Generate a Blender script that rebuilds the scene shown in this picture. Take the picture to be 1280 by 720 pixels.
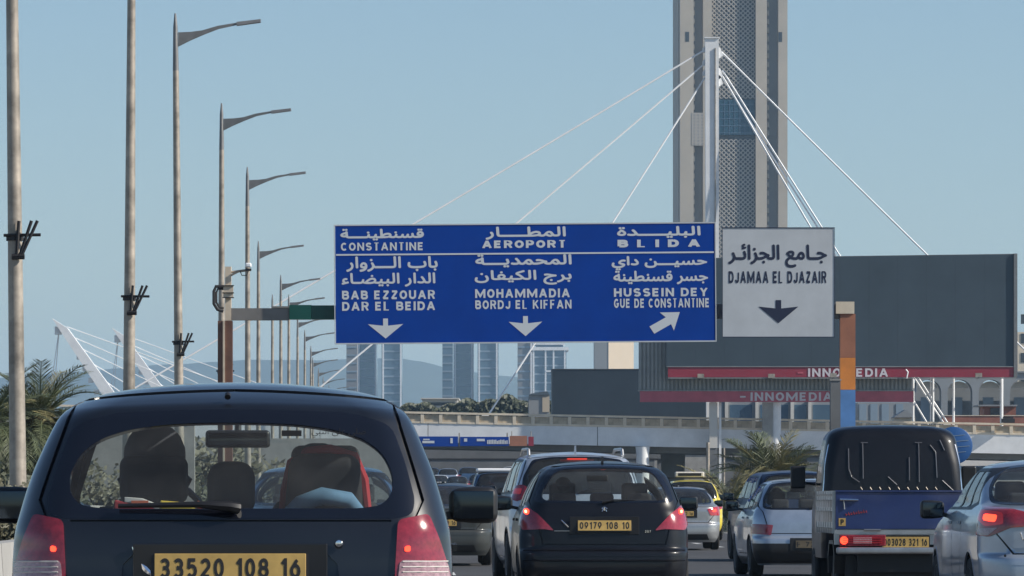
import bpy, bmesh, math, random
import numpy as np
from mathutils import Vector, Matrix
from mathutils.geometry import delaunay_2d_cdt
random.seed(7); R_ = math.radians; PI = math.pi
SC = bpy.context.scene; COL = SC.collection
for o_ in list(bpy.data.objects): bpy.data.objects.remove(o_)

# ---------------------------------------------------------------- camera, world, sun, exposure
F = 6500.0; CX = 640.0; HY = 625.0; CH = 1.1          # long lens seen over 1280 px; the camera stands 1.1 m above the road
cd = bpy.data.cameras.new('camera'); cam = bpy.data.objects.new('camera', cd); COL.objects.link(cam)
cam.location = (0, 0, CH); cam.rotation_euler = (R_(90), 0, 0)
cd.sensor_width = 36; cd.lens = F/1280*36; cd.shift_y = (HY-360)/1280
cd.clip_start = 0.5; cd.clip_end = 40000
SC.camera = cam
SUN_EL, SUN_AZ = 34, 104                                # azimuth measured clockwise from the view direction (+Y)
SKY = 0.088
w = bpy.data.worlds.new('World'); SC.world = w; w.use_nodes = True
nt = w.node_tree; bg = nt.nodes['Background']
sky = nt.nodes.new('ShaderNodeTexSky'); sky.sky_type = 'NISHITA'; sky.sun_disc = False
sky.sun_elevation = R_(SUN_EL); sky.sun_rotation = R_(SUN_AZ)
sky.air_density = 1.0; sky.dust_density = .2; sky.ozone_density = 4.0
nt.links.new(sky.outputs[0], bg.inputs[0]); bg.inputs[1].default_value = SKY
sl = bpy.data.lights.new('sun', 'SUN'); so = bpy.data.objects.new('sun', sl); COL.objects.link(so)
sl.energy = 4.9; sl.angle = R_(0.53); sl.color = (1.0, 0.93, 0.82)
sd = Vector((math.sin(R_(SUN_AZ))*math.cos(R_(SUN_EL)), math.cos(R_(SUN_AZ))*math.cos(R_(SUN_EL)), math.sin(R_(SUN_EL))))
so.rotation_euler = sd.to_track_quat('Z', 'Y').to_euler(); so.location = (60, -20, 60)
SC.view_settings.view_transform = 'Standard'; SC.view_settings.look = 'None'
SC.view_settings.gamma = 1.0; SC.view_settings.exposure = 0.27
SC.render.engine = 'CYCLES'
SC.cycles.use_denoising = True
SC.cycles.transparent_max_bounces = 16; SC.cycles.max_bounces = 8; SC.cycles.volume_bounces = 1
HAZE = 1.25e-4
ROAD = math.atan((640-500)/F)                          # the road runs a little left of the view axis

def P(px, py, Y): return Vector(((px-CX)/F*Y, Y, CH+(HY-py)/F*Y))
def rd(xr, Y): return (xr - math.tan(ROAD)*Y)          # road offset -> world x

# ---------------------------------------------------------------- materials
MATS = {}
def mat(name, col, rough=.6, metal=0, noise=0, nscale=5, bump=0, bscale=40, coat=0, emit=None, es=0, spec=.5, dark_back=False, alpha=None):
    if name in MATS: return MATS[name]
    m = bpy.data.materials.new(name); m.use_nodes = True; n = m.node_tree.nodes; l = m.node_tree.links
    b = n['Principled BSDF']; c = (*col, 1)
    b.inputs['Base Color'].default_value = c; b.inputs['Roughness'].default_value = rough
    b.inputs['Metallic'].default_value = metal; b.inputs['Coat Weight'].default_value = coat
    b.inputs['Coat Roughness'].default_value = .06; b.inputs['Specular IOR Level'].default_value = spec
    if emit: b.inputs['Emission Color'].default_value = (*emit, 1); b.inputs['Emission Strength'].default_value = es
    tc = n.new('ShaderNodeTexCoord')
    if noise:
        t = n.new('ShaderNodeTexNoise'); t.inputs['Scale'].default_value = nscale; t.inputs['Detail'].default_value = 8; t.inputs['Roughness'].default_value = .65
        l.new(tc.outputs['Object'], t.inputs['Vector'])
        mx = n.new('ShaderNodeMix'); mx.data_type = 'RGBA'; mx.blend_type = 'MULTIPLY'
        r = n.new('ShaderNodeMapRange'); r.inputs['From Min'].default_value = .3; r.inputs['From Max'].default_value = .7
        r.inputs['To Min'].default_value = 1-noise; r.inputs['To Max'].default_value = 1+noise*.4
        l.new(t.outputs['Fac'], r.inputs['Value']); mx.inputs[0].default_value = 1; mx.inputs[6].default_value = c
        l.new(r.outputs[0], mx.inputs[7]); l.new(mx.outputs[2], b.inputs['Base Color'])
        rr = n.new('ShaderNodeMapRange'); rr.inputs['To Min'].default_value = min(1, rough*.8); rr.inputs['To Max'].default_value = min(1, rough*1.25)
        l.new(t.outputs['Fac'], rr.inputs['Value']); l.new(rr.outputs[0], b.inputs['Roughness'])
    if bump:
        t2 = n.new('ShaderNodeTexNoise'); t2.inputs['Scale'].default_value = bscale; t2.inputs['Detail'].default_value = 5
        l.new(tc.outputs['Object'], t2.inputs['Vector']); bp = n.new('ShaderNodeBump'); bp.inputs['Strength'].default_value = bump
        bp.inputs['Distance'].default_value = .02
        l.new(t2.outputs['Fac'], bp.inputs['Height']); l.new(bp.outputs[0], b.inputs['Normal'])
    if dark_back:                                       # sheet metal: paint outside, dark trim on the cabin side
        g = n.new('ShaderNodeNewGeometry'); d = n.new('ShaderNodeBsdfDiffuse'); d.inputs[0].default_value = (.02, .02, .022, 1)
        ms = n.new('ShaderNodeMixShader'); out = n['Material Output']
        l.new(g.outputs['Backfacing'], ms.inputs[0]); l.new(b.outputs[0], ms.inputs[1]); l.new(d.outputs[0], ms.inputs[2]); l.new(ms.outputs[0], out.inputs[0])
    MATS[name] = m; return m
def glass(name, tint, refl=1.0):
    m = bpy.data.materials.new(name); m.use_nodes = True; n = m.node_tree.nodes; l = m.node_tree.links
    n.remove(n['Principled BSDF']); out = n['Material Output']
    t = n.new('ShaderNodeBsdfTransparent'); t.inputs[0].default_value = (*tint, 1)
    g = n.new('ShaderNodeBsdfGlossy'); g.inputs['Roughness'].default_value = .03
    f = n.new('ShaderNodeFresnel'); ge = n.new('ShaderNodeNewGeometry'); ir = n.new('ShaderNodeMapRange')   # a thin pane: same reflection from both sides
    ir.inputs['To Min'].default_value = 1.5; ir.inputs['To Max'].default_value = 1/1.5; l.new(ge.outputs['Backfacing'], ir.inputs['Value']); l.new(ir.outputs[0], f.inputs[0])
    q = n.new('ShaderNodeMath'); q.operation = 'MULTIPLY'; q.inputs[1].default_value = refl
    # dust film
    d = n.new('ShaderNodeBsdfDiffuse'); d.inputs[0].default_value = (.35, .34, .32, 1); m2 = n.new('ShaderNodeMixShader')
    tn = n.new('ShaderNodeTexNoise'); tn.inputs['Scale'].default_value = 6; tn.inputs['Detail'].default_value = 8
    tc = n.new('ShaderNodeTexCoord'); l.new(tc.outputs['Object'], tn.inputs['Vector'])
    mr = n.new('ShaderNodeMapRange'); mr.inputs['To Min'].default_value = .0; mr.inputs['To Max'].default_value = .11; l.new(tn.outputs['Fac'], mr.inputs['Value'])
    ms = n.new('ShaderNodeMixShader'); l.new(f.outputs[0], q.inputs[0]); l.new(q.outputs[0], ms.inputs[0]); l.new(t.outputs[0], ms.inputs[1]); l.new(g.outputs[0], ms.inputs[2])
    l.new(mr.outputs[0], m2.inputs[0]); l.new(ms.outputs[0], m2.inputs[1]); l.new(d.outputs[0], m2.inputs[2]); l.new(m2.outputs[0], out.inputs[0])
    MATS[name] = m; return m
M = {}
def paint(name, col, metal=.35, rough=.35): 
    return mat(name, col, rough, metal if max(col) > .1 else 0, noise=.22, nscale=2.2, coat=.8 if max(col) > .1 else .3, dark_back=True, spec=.5 if max(col) > .1 else .25)
M['navy'] = mat('navy_paint', (.007, .0085, .013), .34, 0, noise=.3, nscale=2.5, coat=.8, dark_back=True, spec=.4); M['black_paint'] = paint('charcoal_paint', (.008, .009, .013))
M['silver_blue'] = paint('silver_blue_paint', (.50, .54, .60), .45); M['silver'] = paint('silver_paint', (.42, .43, .44), .6)
M['silver_light'] = paint('pale_silver_paint', (.38, .44, .52), .6); M['deep_blue'] = paint('deep_blue_paint', (.014, .028, .07))
M['grey_paint'] = paint('olive_grey_paint', (.05, .055, .055)); M['white_paint'] = paint('white_car_paint', (.7, .72, .74), 0)
M['taxi_yellow'] = paint('taxi_yellow_paint', (.72, .58, .04), 0); M['blue_tail'] = paint('blue_tailgate_paint', (.014, .032, .13), 0)
M['mid_blue'] = paint('mid_blue_paint', (.06, .12, .22)); M['cab_black'] = paint('cab_black_paint', (.004, .005, .009), 0, .45)
M['trim'] = mat('black_trim', (.012, .012, .014), .45, noise=.2); M['trim_back'] = mat('cabin_trim', (.02, .02, .023), .8, noise=.3)
M['frit'] = mat('black_glass_frit', (.006, .007, .012), .12, coat=.5)
M['rubber'] = mat('tyre_rubber', (.015, .015, .016), .85, noise=.4, nscale=20); M['rim'] = mat('alloy_rim', (.32, .33, .34), .35, .8, noise=.3)
M['chrome'] = mat('chrome', (.8, .8, .82), .12, 1); M['steel'] = mat('brushed_steel', (.5, .5, .5), .35, .9, noise=.2)
M['glass'] = glass('car_glass', (.87, .92, .91)); M['glass_dark'] = glass('tinted_glass', (.25, .28, .30), 1.2)
M['mirror_glass'] = mat('mirror_glass', (.05, .065, .085), .08, 1)
M['red_off'] = mat('red_lens', (.28, .022, .035), .12, coat=1, noise=.4, nscale=40)
M['red_mid'] = mat('red_lens_glow', (.3, .02, .03), .12, coat=1, emit=(1, .06, .05), es=.12)
M['red_on'] = mat('lit_red_lamp', (.4, .01, .01), .2, emit=(1, .05, .02), es=3.2); M['red_hot'] = mat('lit_bulb', (.5, .05, .02), .2, emit=(1, .25, .10), es=9)
M['clear_lens'] = mat('clear_lens', (.42, .25, .27), .15, coat=1, noise=.5, nscale=60)
M['amber'] = mat('amber_plate', (.50, .33, .10), .5, noise=.25, nscale=8); M['ink'] = mat('black_ink', (.012, .012, .014), .6)
M['seat'] = mat('seat_cloth', (.022, .022, .026), .9, noise=.3, nscale=12); M['red_cloth'] = mat('red_cloth', (.42, .03, .04), .85, noise=.3)
M['orange_cloth'] = mat('orange_packet', (.55, .12, .05), .6, noise=.4); M['yellow_cloth'] = mat('yellow_packet', (.7, .5, .05), .6, noise=.3)
M['white_print'] = mat('white_packet', (.65, .62, .58), .6, noise=.3)
M['jacket_dark'] = mat('dark_jacket', (.02, .022, .03), .9, noise=.3, nscale=10); M['jacket_blue'] = mat('blue_jacket', (.13, .26, .42), .85, noise=.3, nscale=10)
M['skin'] = mat('skin', (.35, .19, .13), .6, noise=.15); M['hair'] = mat('dark_hair', (.012, .01, .01), .85, noise=.3, nscale=60)
M['asphalt'] = mat('asphalt', (.055, .055, .058), .9, noise=.35, nscale=.7, bump=.4, bscale=60)
M['line'] = mat('road_line_paint', (.62, .62, .6), .7, noise=.35, nscale=6)
M['ground'] = mat('dusty_ground', (.20, .18, .14), .95, noise=.4, nscale=.3); M['soil'] = mat('verge_soil', (.12, .10, .07), .95, noise=.5, nscale=1.5, bump=.6, bscale=8)
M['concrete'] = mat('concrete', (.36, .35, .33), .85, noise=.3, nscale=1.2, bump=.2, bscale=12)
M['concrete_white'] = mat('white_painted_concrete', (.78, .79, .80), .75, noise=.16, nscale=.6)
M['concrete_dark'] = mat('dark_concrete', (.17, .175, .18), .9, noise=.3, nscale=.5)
M['rail_stone'] = mat('railing_cream_concrete', (.74, .64, .50), .8, noise=.22, nscale=1); M['rail_panel'] = mat('railing_infill', (.50, .42, .31), .85, noise=.4, nscale=1.4)
M['white_steel'] = mat('white_painted_steel', (.82, .83, .84), .5, noise=.12, nscale=.6)
M['galv'] = mat('galvanised_pole', (.42, .37, .31), .5, .3, noise=.6, nscale=2.2); M['galv_dark'] = mat('grey_lamp_metal', (.22, .22, .22), .5, .4, noise=.2)
M['bracket'] = mat('black_bracket_metal', (.03, .028, .03), .6, .3, noise=.2)
M['sign_blue'] = mat('sign_blue_sheet', (.0015, .048, .31), .75, noise=.14, nscale=.9, spec=.12); M['sign_white'] = mat('sign_white_sheet', (.52, .55, .58), .6, noise=.12, nscale=1.1, spec=.2)
M['letter_white'] = mat('sign_lettering_white', (.60, .63, .66), .5); M['letter_navy'] = mat('sign_lettering_navy', (.012, .018, .05), .5)
M['brown_panel'] = mat('brown_painted_steel', (.16, .075, .05), .6, noise=.4, nscale=2); M['cream_steel'] = mat('cream_painted_steel', (.62, .52, .40), .55, noise=.25, nscale=2)
M['green_cover'] = mat('green_cover', (.02, .19, .12), .45, noise=.2, nscale=1.5); M['grey_cover'] = mat('grey_beam_cover', (.19, .18, .17), .6, noise=.25, nscale=1.5)
M['dark_green_cover'] = mat('dark_green_cover', (.012, .10, .075), .45, noise=.2)
M['paint_brown'] = mat('faded_brown_paint', (.36, .15, .09), .7, noise=.25, nscale=2); M['paint_orange'] = mat('orange_paint', (.72, .25, .05), .65, noise=.2, nscale=2); M['paint_blue'] = mat('sky_blue_paint', (.10, .25, .55), .65, noise=.2, nscale=2)
M['board'] = mat('bare_billboard_sheet', (.055, .078, .10), .75, noise=.22, nscale=.25, spec=.2); M['board_frame'] = mat('billboard_frame', (.10, .11, .12), .6, noise=.2)
M['maroon'] = mat('maroon_strip', (.28, .02, .045), .55, noise=.15, nscale=.6); M['pink'] = mat('faded_red_strip', (.48, .10, .14), .6, noise=.25, nscale=.8)
M['board_letter'] = mat('strip_lettering', (.62, .58, .62), .6); M['corr'] = mat('corrugated_zinc', (.30, .31, .31), .5, .4, noise=.3, nscale=.6); M['corr_dark'] = mat('dark_cladding', (.075, .10, .125), .6, noise=.25, nscale=.2)
M['tower_stone'] = mat('tower_limestone', (.47, .42, .35), .85, noise=.14, nscale=.12); M['tower_recess'] = mat('tower_recess_shaded', (.30, .29, .28), .85, noise=.15, nscale=.1)  # recess colour is the tower stone darkened for the shade there
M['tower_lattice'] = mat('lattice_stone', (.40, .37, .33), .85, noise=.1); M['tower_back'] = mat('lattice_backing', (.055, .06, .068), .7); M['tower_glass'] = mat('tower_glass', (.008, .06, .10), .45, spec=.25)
M['glass_blue'] = mat('tower_block_glass', (.09, .16, .24), .12, .3, noise=.15, nscale=.05); M['glass_grey'] = mat('grey_cladding', (.22, .21, .21), .6, noise=.15, nscale=.05); M['floor_line'] = mat('floor_band', (.22, .29, .36), .5)
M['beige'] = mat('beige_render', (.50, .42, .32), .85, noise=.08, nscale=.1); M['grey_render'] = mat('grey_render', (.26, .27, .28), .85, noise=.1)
M['brick'] = mat('brick_red_render', (.34, .13, .09), .85, noise=.4, nscale=.5); M['far_white'] = mat('white_render', (.62, .60, .56), .8, noise=.15, nscale=.3)
M['arcade'] = mat('arcade_grey_render', (.27, .29, .31), .85, noise=.15, nscale=.3); M['dark_open'] = mat('dark_window', (.04, .05, .06), .3)
M['hill'] = mat('hill_scrub', (.07, .09, .06), .95, noise=.3, nscale=.01)
M['frond'] = mat('palm_frond_green', (.10, .12, .055), .55, noise=.4, nscale=2); M['frond_dry'] = mat('palm_frond_pale', (.26, .23, .10), .6, noise=.4, nscale=2)
M['bark'] = mat('palm_bark', (.13, .095, .06), .95, noise=.5, nscale=6, bump=.8, bscale=20); M['leaf'] = mat('shrub_leaf', (.07, .08, .045), .6, noise=.5, nscale=3); M['leaf2'] = mat('shrub_leaf_pale', (.15, .145, .095), .6, noise=.4, nscale=3)
M['traffic_blue'] = mat('round_sign_blue', (.015, .085, .26), .45, noise=.1)

# ---------------------------------------------------------------- helpers
def tag(o, label=None, cat=None, group=None, kind=None):
    if label: o['label'] = label
    if cat: o['category'] = cat
    if group: o['group'] = group
    if kind: o['kind'] = kind
    return o
def empty(name, loc, label, cat, group=None, rz=0):
    o = bpy.data.objects.new(name, None); COL.objects.link(o); o.location = loc; o.rotation_euler = (0, 0, rz); o.empty_display_size = .3
    return tag(o, label, cat, group)
def root_loc(o):
    v = Vector((0, 0, 0))
    while o: v += o.location; o = o.parent
    return v
class MB:
    def __init__(s): s.v = []; s.f = []
    def add(s, vs, fs):
        b = len(s.v); s.v += [tuple(p) for p in vs]; s.f += [tuple(i+b for i in f) for f in fs]; return s
    def box(s, x0, x1, y0, y1, z0, z1):
        return s.add([(x0,y0,z0),(x1,y0,z0),(x1,y1,z0),(x0,y1,z0),(x0,y0,z1),(x1,y0,z1),(x1,y1,z1),(x0,y1,z1)],
                     [(0,3,2,1),(4,5,6,7),(0,1,5,4),(1,2,6,5),(2,3,7,6),(3,0,4,7)])
    def hexa(s, a, b):                                   # two quads (lists of 4 points) joined
        return s.add(list(a)+list(b), [(3,2,1,0),(4,5,6,7),(0,1,5,4),(1,2,6,5),(2,3,7,6),(3,0,4,7)])
    def prism_y(s, pts, y0, y1):                         # outline in (x,z), CCW seen from -y
        n = len(pts); return s.add([(x,y0,z) for x,z in pts]+[(x,y1,z) for x,z in pts],
            [tuple(range(n)), tuple(range(2*n-1, n-1, -1))]+[(i, i+n, (i+1)%n+n, (i+1)%n) for i in range(n)])
    def prism_x(s, pts, x0, x1):
        n = len(pts); return s.add([(x0,y,z) for y,z in pts]+[(x1,y,z) for y,z in pts],
            [tuple(range(n-1,-1,-1)), tuple(range(n, 2*n))]+[(i, (i+1)%n, (i+1)%n+n, i+n) for i in range(n)])
    def tube(s, path, rad, n=8, cap=True):
        path = [Vector(p) for p in path]; rad = rad if isinstance(rad, (list, tuple)) else [rad]*len(path)
        b = len(s.v); prev = None
        for i, p in enumerate(path):
            d = (path[min(i+1, len(path)-1)]-path[max(i-1, 0)]).normalized()
            if prev is None: a = d.orthogonal().normalized()
            else: a = (prev - d*prev.dot(d)); a = a.normalized() if a.length > 1e-6 else d.orthogonal().normalized()
            prev = a; c = d.cross(a)
            for k in range(n):
                t = 2*PI*k/n; s.v.append(tuple(p+(a*math.cos(t)+c*math.sin(t))*rad[i]))
        for i in range(len(path)-1):
            for k in range(n):
                k2 = (k+1) % n; s.f.append((b+i*n+k, b+i*n+k2, b+(i+1)*n+k2, b+(i+1)*n+k))
        if cap:
            s.f.append(tuple(b+k for k in range(n-1, -1, -1))); e = b+(len(path)-1)*n; s.f.append(tuple(e+k for k in range(n)))
        return s
    def lathe(s, prof, c, axis='z', n=20):               # prof: (radius, along)
        b = len(s.v); c = Vector(c)
        for r, h in prof:
            for k in range(n):
                t = 2*PI*k/n; u, v = r*math.cos(t), r*math.sin(t)
                q = (u, v, h) if axis == 'z' else (h, u, v) if axis == 'x' else (v, h, u)
                s.v.append(tuple(c+Vector(q)))
        for i in range(len(prof)-1):
            for k in range(n):
                k2 = (k+1) % n; s.f.append((b+i*n+k, b+i*n+k2, b+(i+1)*n+k2, b+(i+1)*n+k))
        s.f.append(tuple(b+k for k in range(n-1, -1, -1))); e = b+(len(prof)-1)*n; s.f.append(tuple(e+k for k in range(n)))
        return s
    def rbox(s, c, size, r=.3, n=4, warp=None):          # rounded box: superellipsoid-like from a subdivided cube
        hx, hy, hz = [d/2 for d in size]; rr = min(hx, hy, hz)*r*2 if r < .5 else min(hx, hy, hz)
        rr = min(rr, min(hx, hy, hz)); b = len(s.v); idx = {}
        def pt(p):
            q = Vector((max(-hx+rr, min(hx-rr, p[0])), max(-hy+rr, min(hy-rr, p[1])), max(-hz+rr, min(hz-rr, p[2]))))
            d = Vector(p)-q
            if d.length > 1e-9: q = q+d.normalized()*rr
            if warp: q = Vector(warp(q))
            return q+Vector(c)
        def lin(h):
            a = [-h, -h+rr*.35, -h+rr*.8, -h+rr]; return a+([0.0] if h > rr+1e-4 else [])+[-t for t in a[::-1] if abs(t) > 1e-9 or h > rr+1e-4]
        X, Y, Z = lin(hx), lin(hy), lin(hz)
        def vid(x, y, z):
            k = (round(x, 5), round(y, 5), round(z, 5))
            if k not in idx: idx[k] = len(s.v); s.v.append(tuple(pt((x, y, z))))
            return idx[k]
        for A, B, C_, fn in ((X, Y, (-hz, hz), lambda a, b_, c_: (a, b_, c_)), (Y, Z, (-hx, hx), lambda a, b_, c_: (c_, a, b_)), (Z, X, (-hy, hy), lambda a, b_, c_: (b_, c_, a))):
            for c_ in C_:
                for i in range(len(A)-1):
                    for j in range(len(B)-1):
                        q = [vid(*fn(A[i], B[j], c_)), vid(*fn(A[i+1], B[j], c_)), vid(*fn(A[i+1], B[j+1], c_)), vid(*fn(A[i], B[j+1], c_))]
                        if len(set(q)) < 4: continue
                        s.f.append(tuple(q if c_ > 0 else q[::-1]))
        return s
    def build(s, name, m, parent=None, smooth=False, local=False, loc=None):
        me = bpy.data.meshes.new(name)
        off = Vector((0, 0, 0)) if local or not parent else root_loc(parent)
        if loc is not None: off = Vector(loc) + (root_loc(parent) if parent and not local else Vector((0, 0, 0))) - (Vector((0,0,0)))
        vs = [(p[0]-off[0], p[1]-off[1], p[2]-off[2]) for p in s.v]
        me.from_pydata(vs, [], s.f); me.materials.append(m if not isinstance(m, str) else M[m]); me.update()
        if smooth:
            me.polygons.foreach_set('use_smooth', [True]*len(me.polygons))
            if hasattr(me, 'set_sharp_from_angle'): me.set_sharp_from_angle(angle=R_(38))
        o = bpy.data.objects.new(name, me); COL.objects.link(o)
        if parent: o.parent = parent
        if loc is not None: o.location = loc
        return o
def inst(o, parent, loc, rz=0, name=None):
    c = o.copy(); COL.objects.link(c); c.parent = parent; c.location = loc; c.rotation_euler = (0, 0, rz); return c

# ---------------------------------------------------------------- lettering
def arc(cx, cy, rx, ry, a0, a1, n=9): return [(cx+rx*math.cos(R_(a0+(a1-a0)*i/n)), cy+ry*math.sin(R_(a0+(a1-a0)*i/n))) for i in range(n+1)]
GL = {
 'A': (1.12, [[(0,0),(.5,1),(1,0)], [(.2,.28),(.8,.28)]]), 'B': (.9, [[(0,0),(0,1),(.55,1)]+arc(.6,.77,.32,.23,90,-90)+[(0,.54)], [(0,.54),(.6,.54)]+arc(.66,.27,.34,.27,90,-90)+[(0,0)]]),
 'C': (.95, [arc(.5,.5,.5,.5,45,315,14)]), 'D': (.95, [[(0,0),(0,1),(.5,1)]+arc(.5,.5,.5,.5,90,-90,12)+[(0,0)]]), 'E': (.8, [[(1,1),(0,1),(0,0),(1,0)], [(0,.52),(.9,.52)]]),
 'F': (.75, [[(1,1),(0,1),(0,0)], [(0,.5),(.85,.5)]]), 'G': (1.0, [arc(.5,.5,.5,.5,45,330,14)+[(.98,.42),(.55,.42)]]), 'H': (.92, [[(0,0),(0,1)], [(1,0),(1,1)], [(0,.52),(1,.52)]]),
 'I': (0, [[(.5,0),(.5,1)]]), 'J': (.72, [[(1,1),(1,.28)]+arc(.5,.28,.5,.28,0,-170)]), 'K': (.95, [[(0,0),(0,1)], [(.95,1),(.05,.4)], [(.35,.6),(1,0)]]),
 'L': (.75, [[(0,1),(0,0),(1,0)]]), 'M': (1.5, [[(0,0),(0,1),(.5,.1),(1,1),(1,0)]]), 'N': (1.02, [[(0,0),(0,1),(1,0),(1,1)]]),
 'O': (1.0, [arc(.5,.5,.5,.5,90,450,20)]), 'P': (.85, [[(0,0),(0,1),(.6,1)]+arc(.65,.73,.35,.27,90,-90)+[(0,.46)]]), 'Q': (1.0, [arc(.5,.5,.5,.5,90,450,20), [(.6,.25),(1,-.05)]]),
 'R': (.92, [[(0,0),(0,1),(.6,1)]+arc(.62,.75,.35,.25,90,-90)+[(0,.5)], [(.55,.5),(1,0)]]), 'S': (.88, [arc(.5,.75,.48,.25,25,270,9)+arc(.5,.25,.48,.25,90,-155,9)]),
 'T': (.85, [[(0,1),(1,1)], [(.5,0),(.5,1)]]), 'U': (.92, [[(0,1),(0,.35)]+arc(.5,.35,.5,.35,180,360)+[(1,1)]]), 'V': (.95, [[(0,1),(.5,0),(1,1)]]), 'X': (.95, [[(0,0),(1,1)], [(0,1),(1,0)]]),
 'Y': (.95, [[(0,1),(.5,.45),(1,1)], [(.5,.45),(.5,0)]]), 'Z': (.85, [[(0,1),(1,1),(0,0),(1,0)]]), '.': (0, [[(.5,0),(.5,.12)]]), '-': (.5, [[(0,.45),(1,.45)]]),
 '0': (.72, [arc(.5,.5,.5,.5,90,450,18)]), '1': (.4, [[(.2,.75),(1,1),(1,0)]]), '2': (.75, [arc(.5,.7,.48,.3,160,-30,9)+[(0,0),(1,0)]]), '3': (.75, [arc(.5,.75,.46,.25,150,-90,9)+arc(.5,.25,.5,.27,90,-150,9)]),
 '5': (.75, [[(.95,1),(.15,1),(.08,.5)]+arc(.5,.32,.5,.32,120,-150,9)]), '6': (.75, [[(.75,1)]+arc(.5,.32,.5,.34,150,510,14)]), '7': (.72, [[(0,1),(1,1),(.35,0)]]), '8': (.75, [arc(.5,.75,.42,.25,-90,270,14), arc(.5,.26,.5,.27,90,450,14)]),
 '9': (.75, [[(.25,0)]+arc(.5,.68,.5,.34,-30,330,14)])}
def stroke_quads(pts, t):
    """a stroke of thickness t as overlapping convex pieces: one bar per segment, one mitre wedge per corner"""
    out = []; n = len(pts); h = t/2; closed = n > 2 and math.dist(pts[0], pts[-1]) < 1e-4; dirs = []
    for i in range(n-1):
        p, q = pts[i], pts[i+1]; l = math.dist(p, q) or 1e-9; d = ((q[0]-p[0])/l, (q[1]-p[1])/l); dirs.append(d); m_ = (-d[1]*h, d[0]*h)
        out.append([(p[0]+m_[0], p[1]+m_[1]), (p[0]-m_[0], p[1]-m_[1]), (q[0]-m_[0], q[1]-m_[1]), (q[0]+m_[0], q[1]+m_[1])])
    for i in range(0 if closed else 1, n-1):
        a, b_ = dirs[i-1], dirs[i]; cr = a[0]*b_[1]-a[1]*b_[0]; dt = a[0]*b_[0]+a[1]*b_[1]
        if abs(cr) < .02: continue
        sg = -1 if cr > 0 else 1; n1 = (-a[1]*sg, a[0]*sg); n2 = (-b_[1]*sg, b_[0]*sg); p = pts[i]
        w_ = [p, (p[0]+n1[0]*h, p[1]+n1[1]*h)]
        if dt > -.55: k = h/(1+n1[0]*n2[0]+n1[1]*n2[1]); w_.append((p[0]+(n1[0]+n2[0])*k, p[1]+(n1[1]+n2[1])*k))
        w_.append((p[0]+n2[0]*h, p[1]+n2[1]*h)); out.append(w_)
    return out
def in_poly(pts, poly):
    x, y = pts[:, 0], pts[:, 1]; r = np.zeros(len(pts), bool); n = len(poly); p = np.asarray(poly)
    for i in range(n):
        x1, y1 = p[i-1]; x2, y2 = p[i]
        if y1 == y2: continue
        c = ((y1 > y) != (y2 > y)); r ^= c & (x < (x2-x1)*(y-y1)/(y2-y1)+x1)
    return r
def winding(pts, polys):
    x, y = pts[:, 0], pts[:, 1]; w_ = np.zeros(len(pts), int)
    for p in polys:
        p = np.asarray(p)
        for i in range(len(p)):
            x1, y1 = p[i-1]; x2, y2 = p[i]; s_ = (x2-x1)*(y-y1)-(x-x1)*(y2-y1)
            w_ += ((y1 <= y) & (y2 > y) & (s_ > 0)).astype(int); w_ -= ((y1 > y) & (y2 <= y) & (s_ < 0)).astype(int)
    return w_
def fill(polys_any, polys_wind):
    """2-D union -> (verts, tris)"""
    V_, E_ = [], []
    for p in list(polys_any)+list(polys_wind):
        b = len(V_); V_ += [Vector((a, c)) for a, c in p]; E_ += [(b+i, b+(i+1) % len(p)) for i in range(len(p))]
    vo, eo, fo, *_ = delaunay_2d_cdt(V_, E_, [], 0, 1e-5)
    vo = np.array([tuple(q) for q in vo]); fo = np.array([f for f in fo if len(f) == 3])
    c = vo[fo].mean(axis=1); ok = np.zeros(len(fo), bool)
    for p in polys_any: ok |= in_poly(c, p)
    if polys_wind: ok |= winding(c, polys_wind) != 0
    fo = fo[ok]; used = np.unique(fo); mp = {u: i for i, u in enumerate(used)}
    return vo[used], [tuple(mp[i] for i in f) for f in fo]
def latin(text, h, width, t=.2):
    """block capitals fitted into width x h"""
    quads = []; t *= 1.08; x = 0; gap = .24
    for ch in text:
        if ch == ' ': x += .5; continue
        if ch not in GL: continue
        gw, st = GL[ch]; gw *= .62
        for s_ in st: quads += [[(min(max(a2, x-.03), x+gw+t+.03), min(max(b2, 0), 1)) for a2, b2 in q] for q in stroke_quads([(x+t/2+a*gw, b if (b in (0, 1) and ch in 'AMNVKXY1ILHTPRFU') else t/2+b*(1-t)) for a, b in s_], t)]
        x += gw+t+gap-(.04)
    W_ = x-gap+.04; return [[(a*width/W_, b*h) for a, b in q] for q in quads]
AF = {'ا':'FE8D FE8E','أ':'FE83 FE84','ب':'FE8F FE90 FE91 FE92','ة':'FE93 FE94','ج':'FE9D FE9E FE9F FEA0','ح':'FEA1 FEA2 FEA3 FEA4','د':'FEA9 FEAA','ر':'FEAD FEAE','ز':'FEAF FEB0','س':'FEB1 FEB2 FEB3 FEB4','ص':'FEB9 FEBA FEBB FEBC','ض':'FEBD FEBE FEBF FEC0','ط':'FEC1 FEC2 FEC3 FEC4','ع':'FEC9 FECA FECB FECC','ف':'FED1 FED2 FED3 FED4','ق':'FED5 FED6 FED7 FED8','ك':'FED9 FEDA FEDB FEDC','ل':'FEDD FEDE FEDF FEE0','م':'FEE1 FEE2 FEE3 FEE4','ن':'FEE5 FEE6 FEE7 FEE8','و':'FEED FEEE','ي':'FEF1 FEF2 FEF3 FEF4','ى':'FEEF FEF0','ئ':'FE89 FE8A FE8B FE8C','ء':'FE80'}
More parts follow.
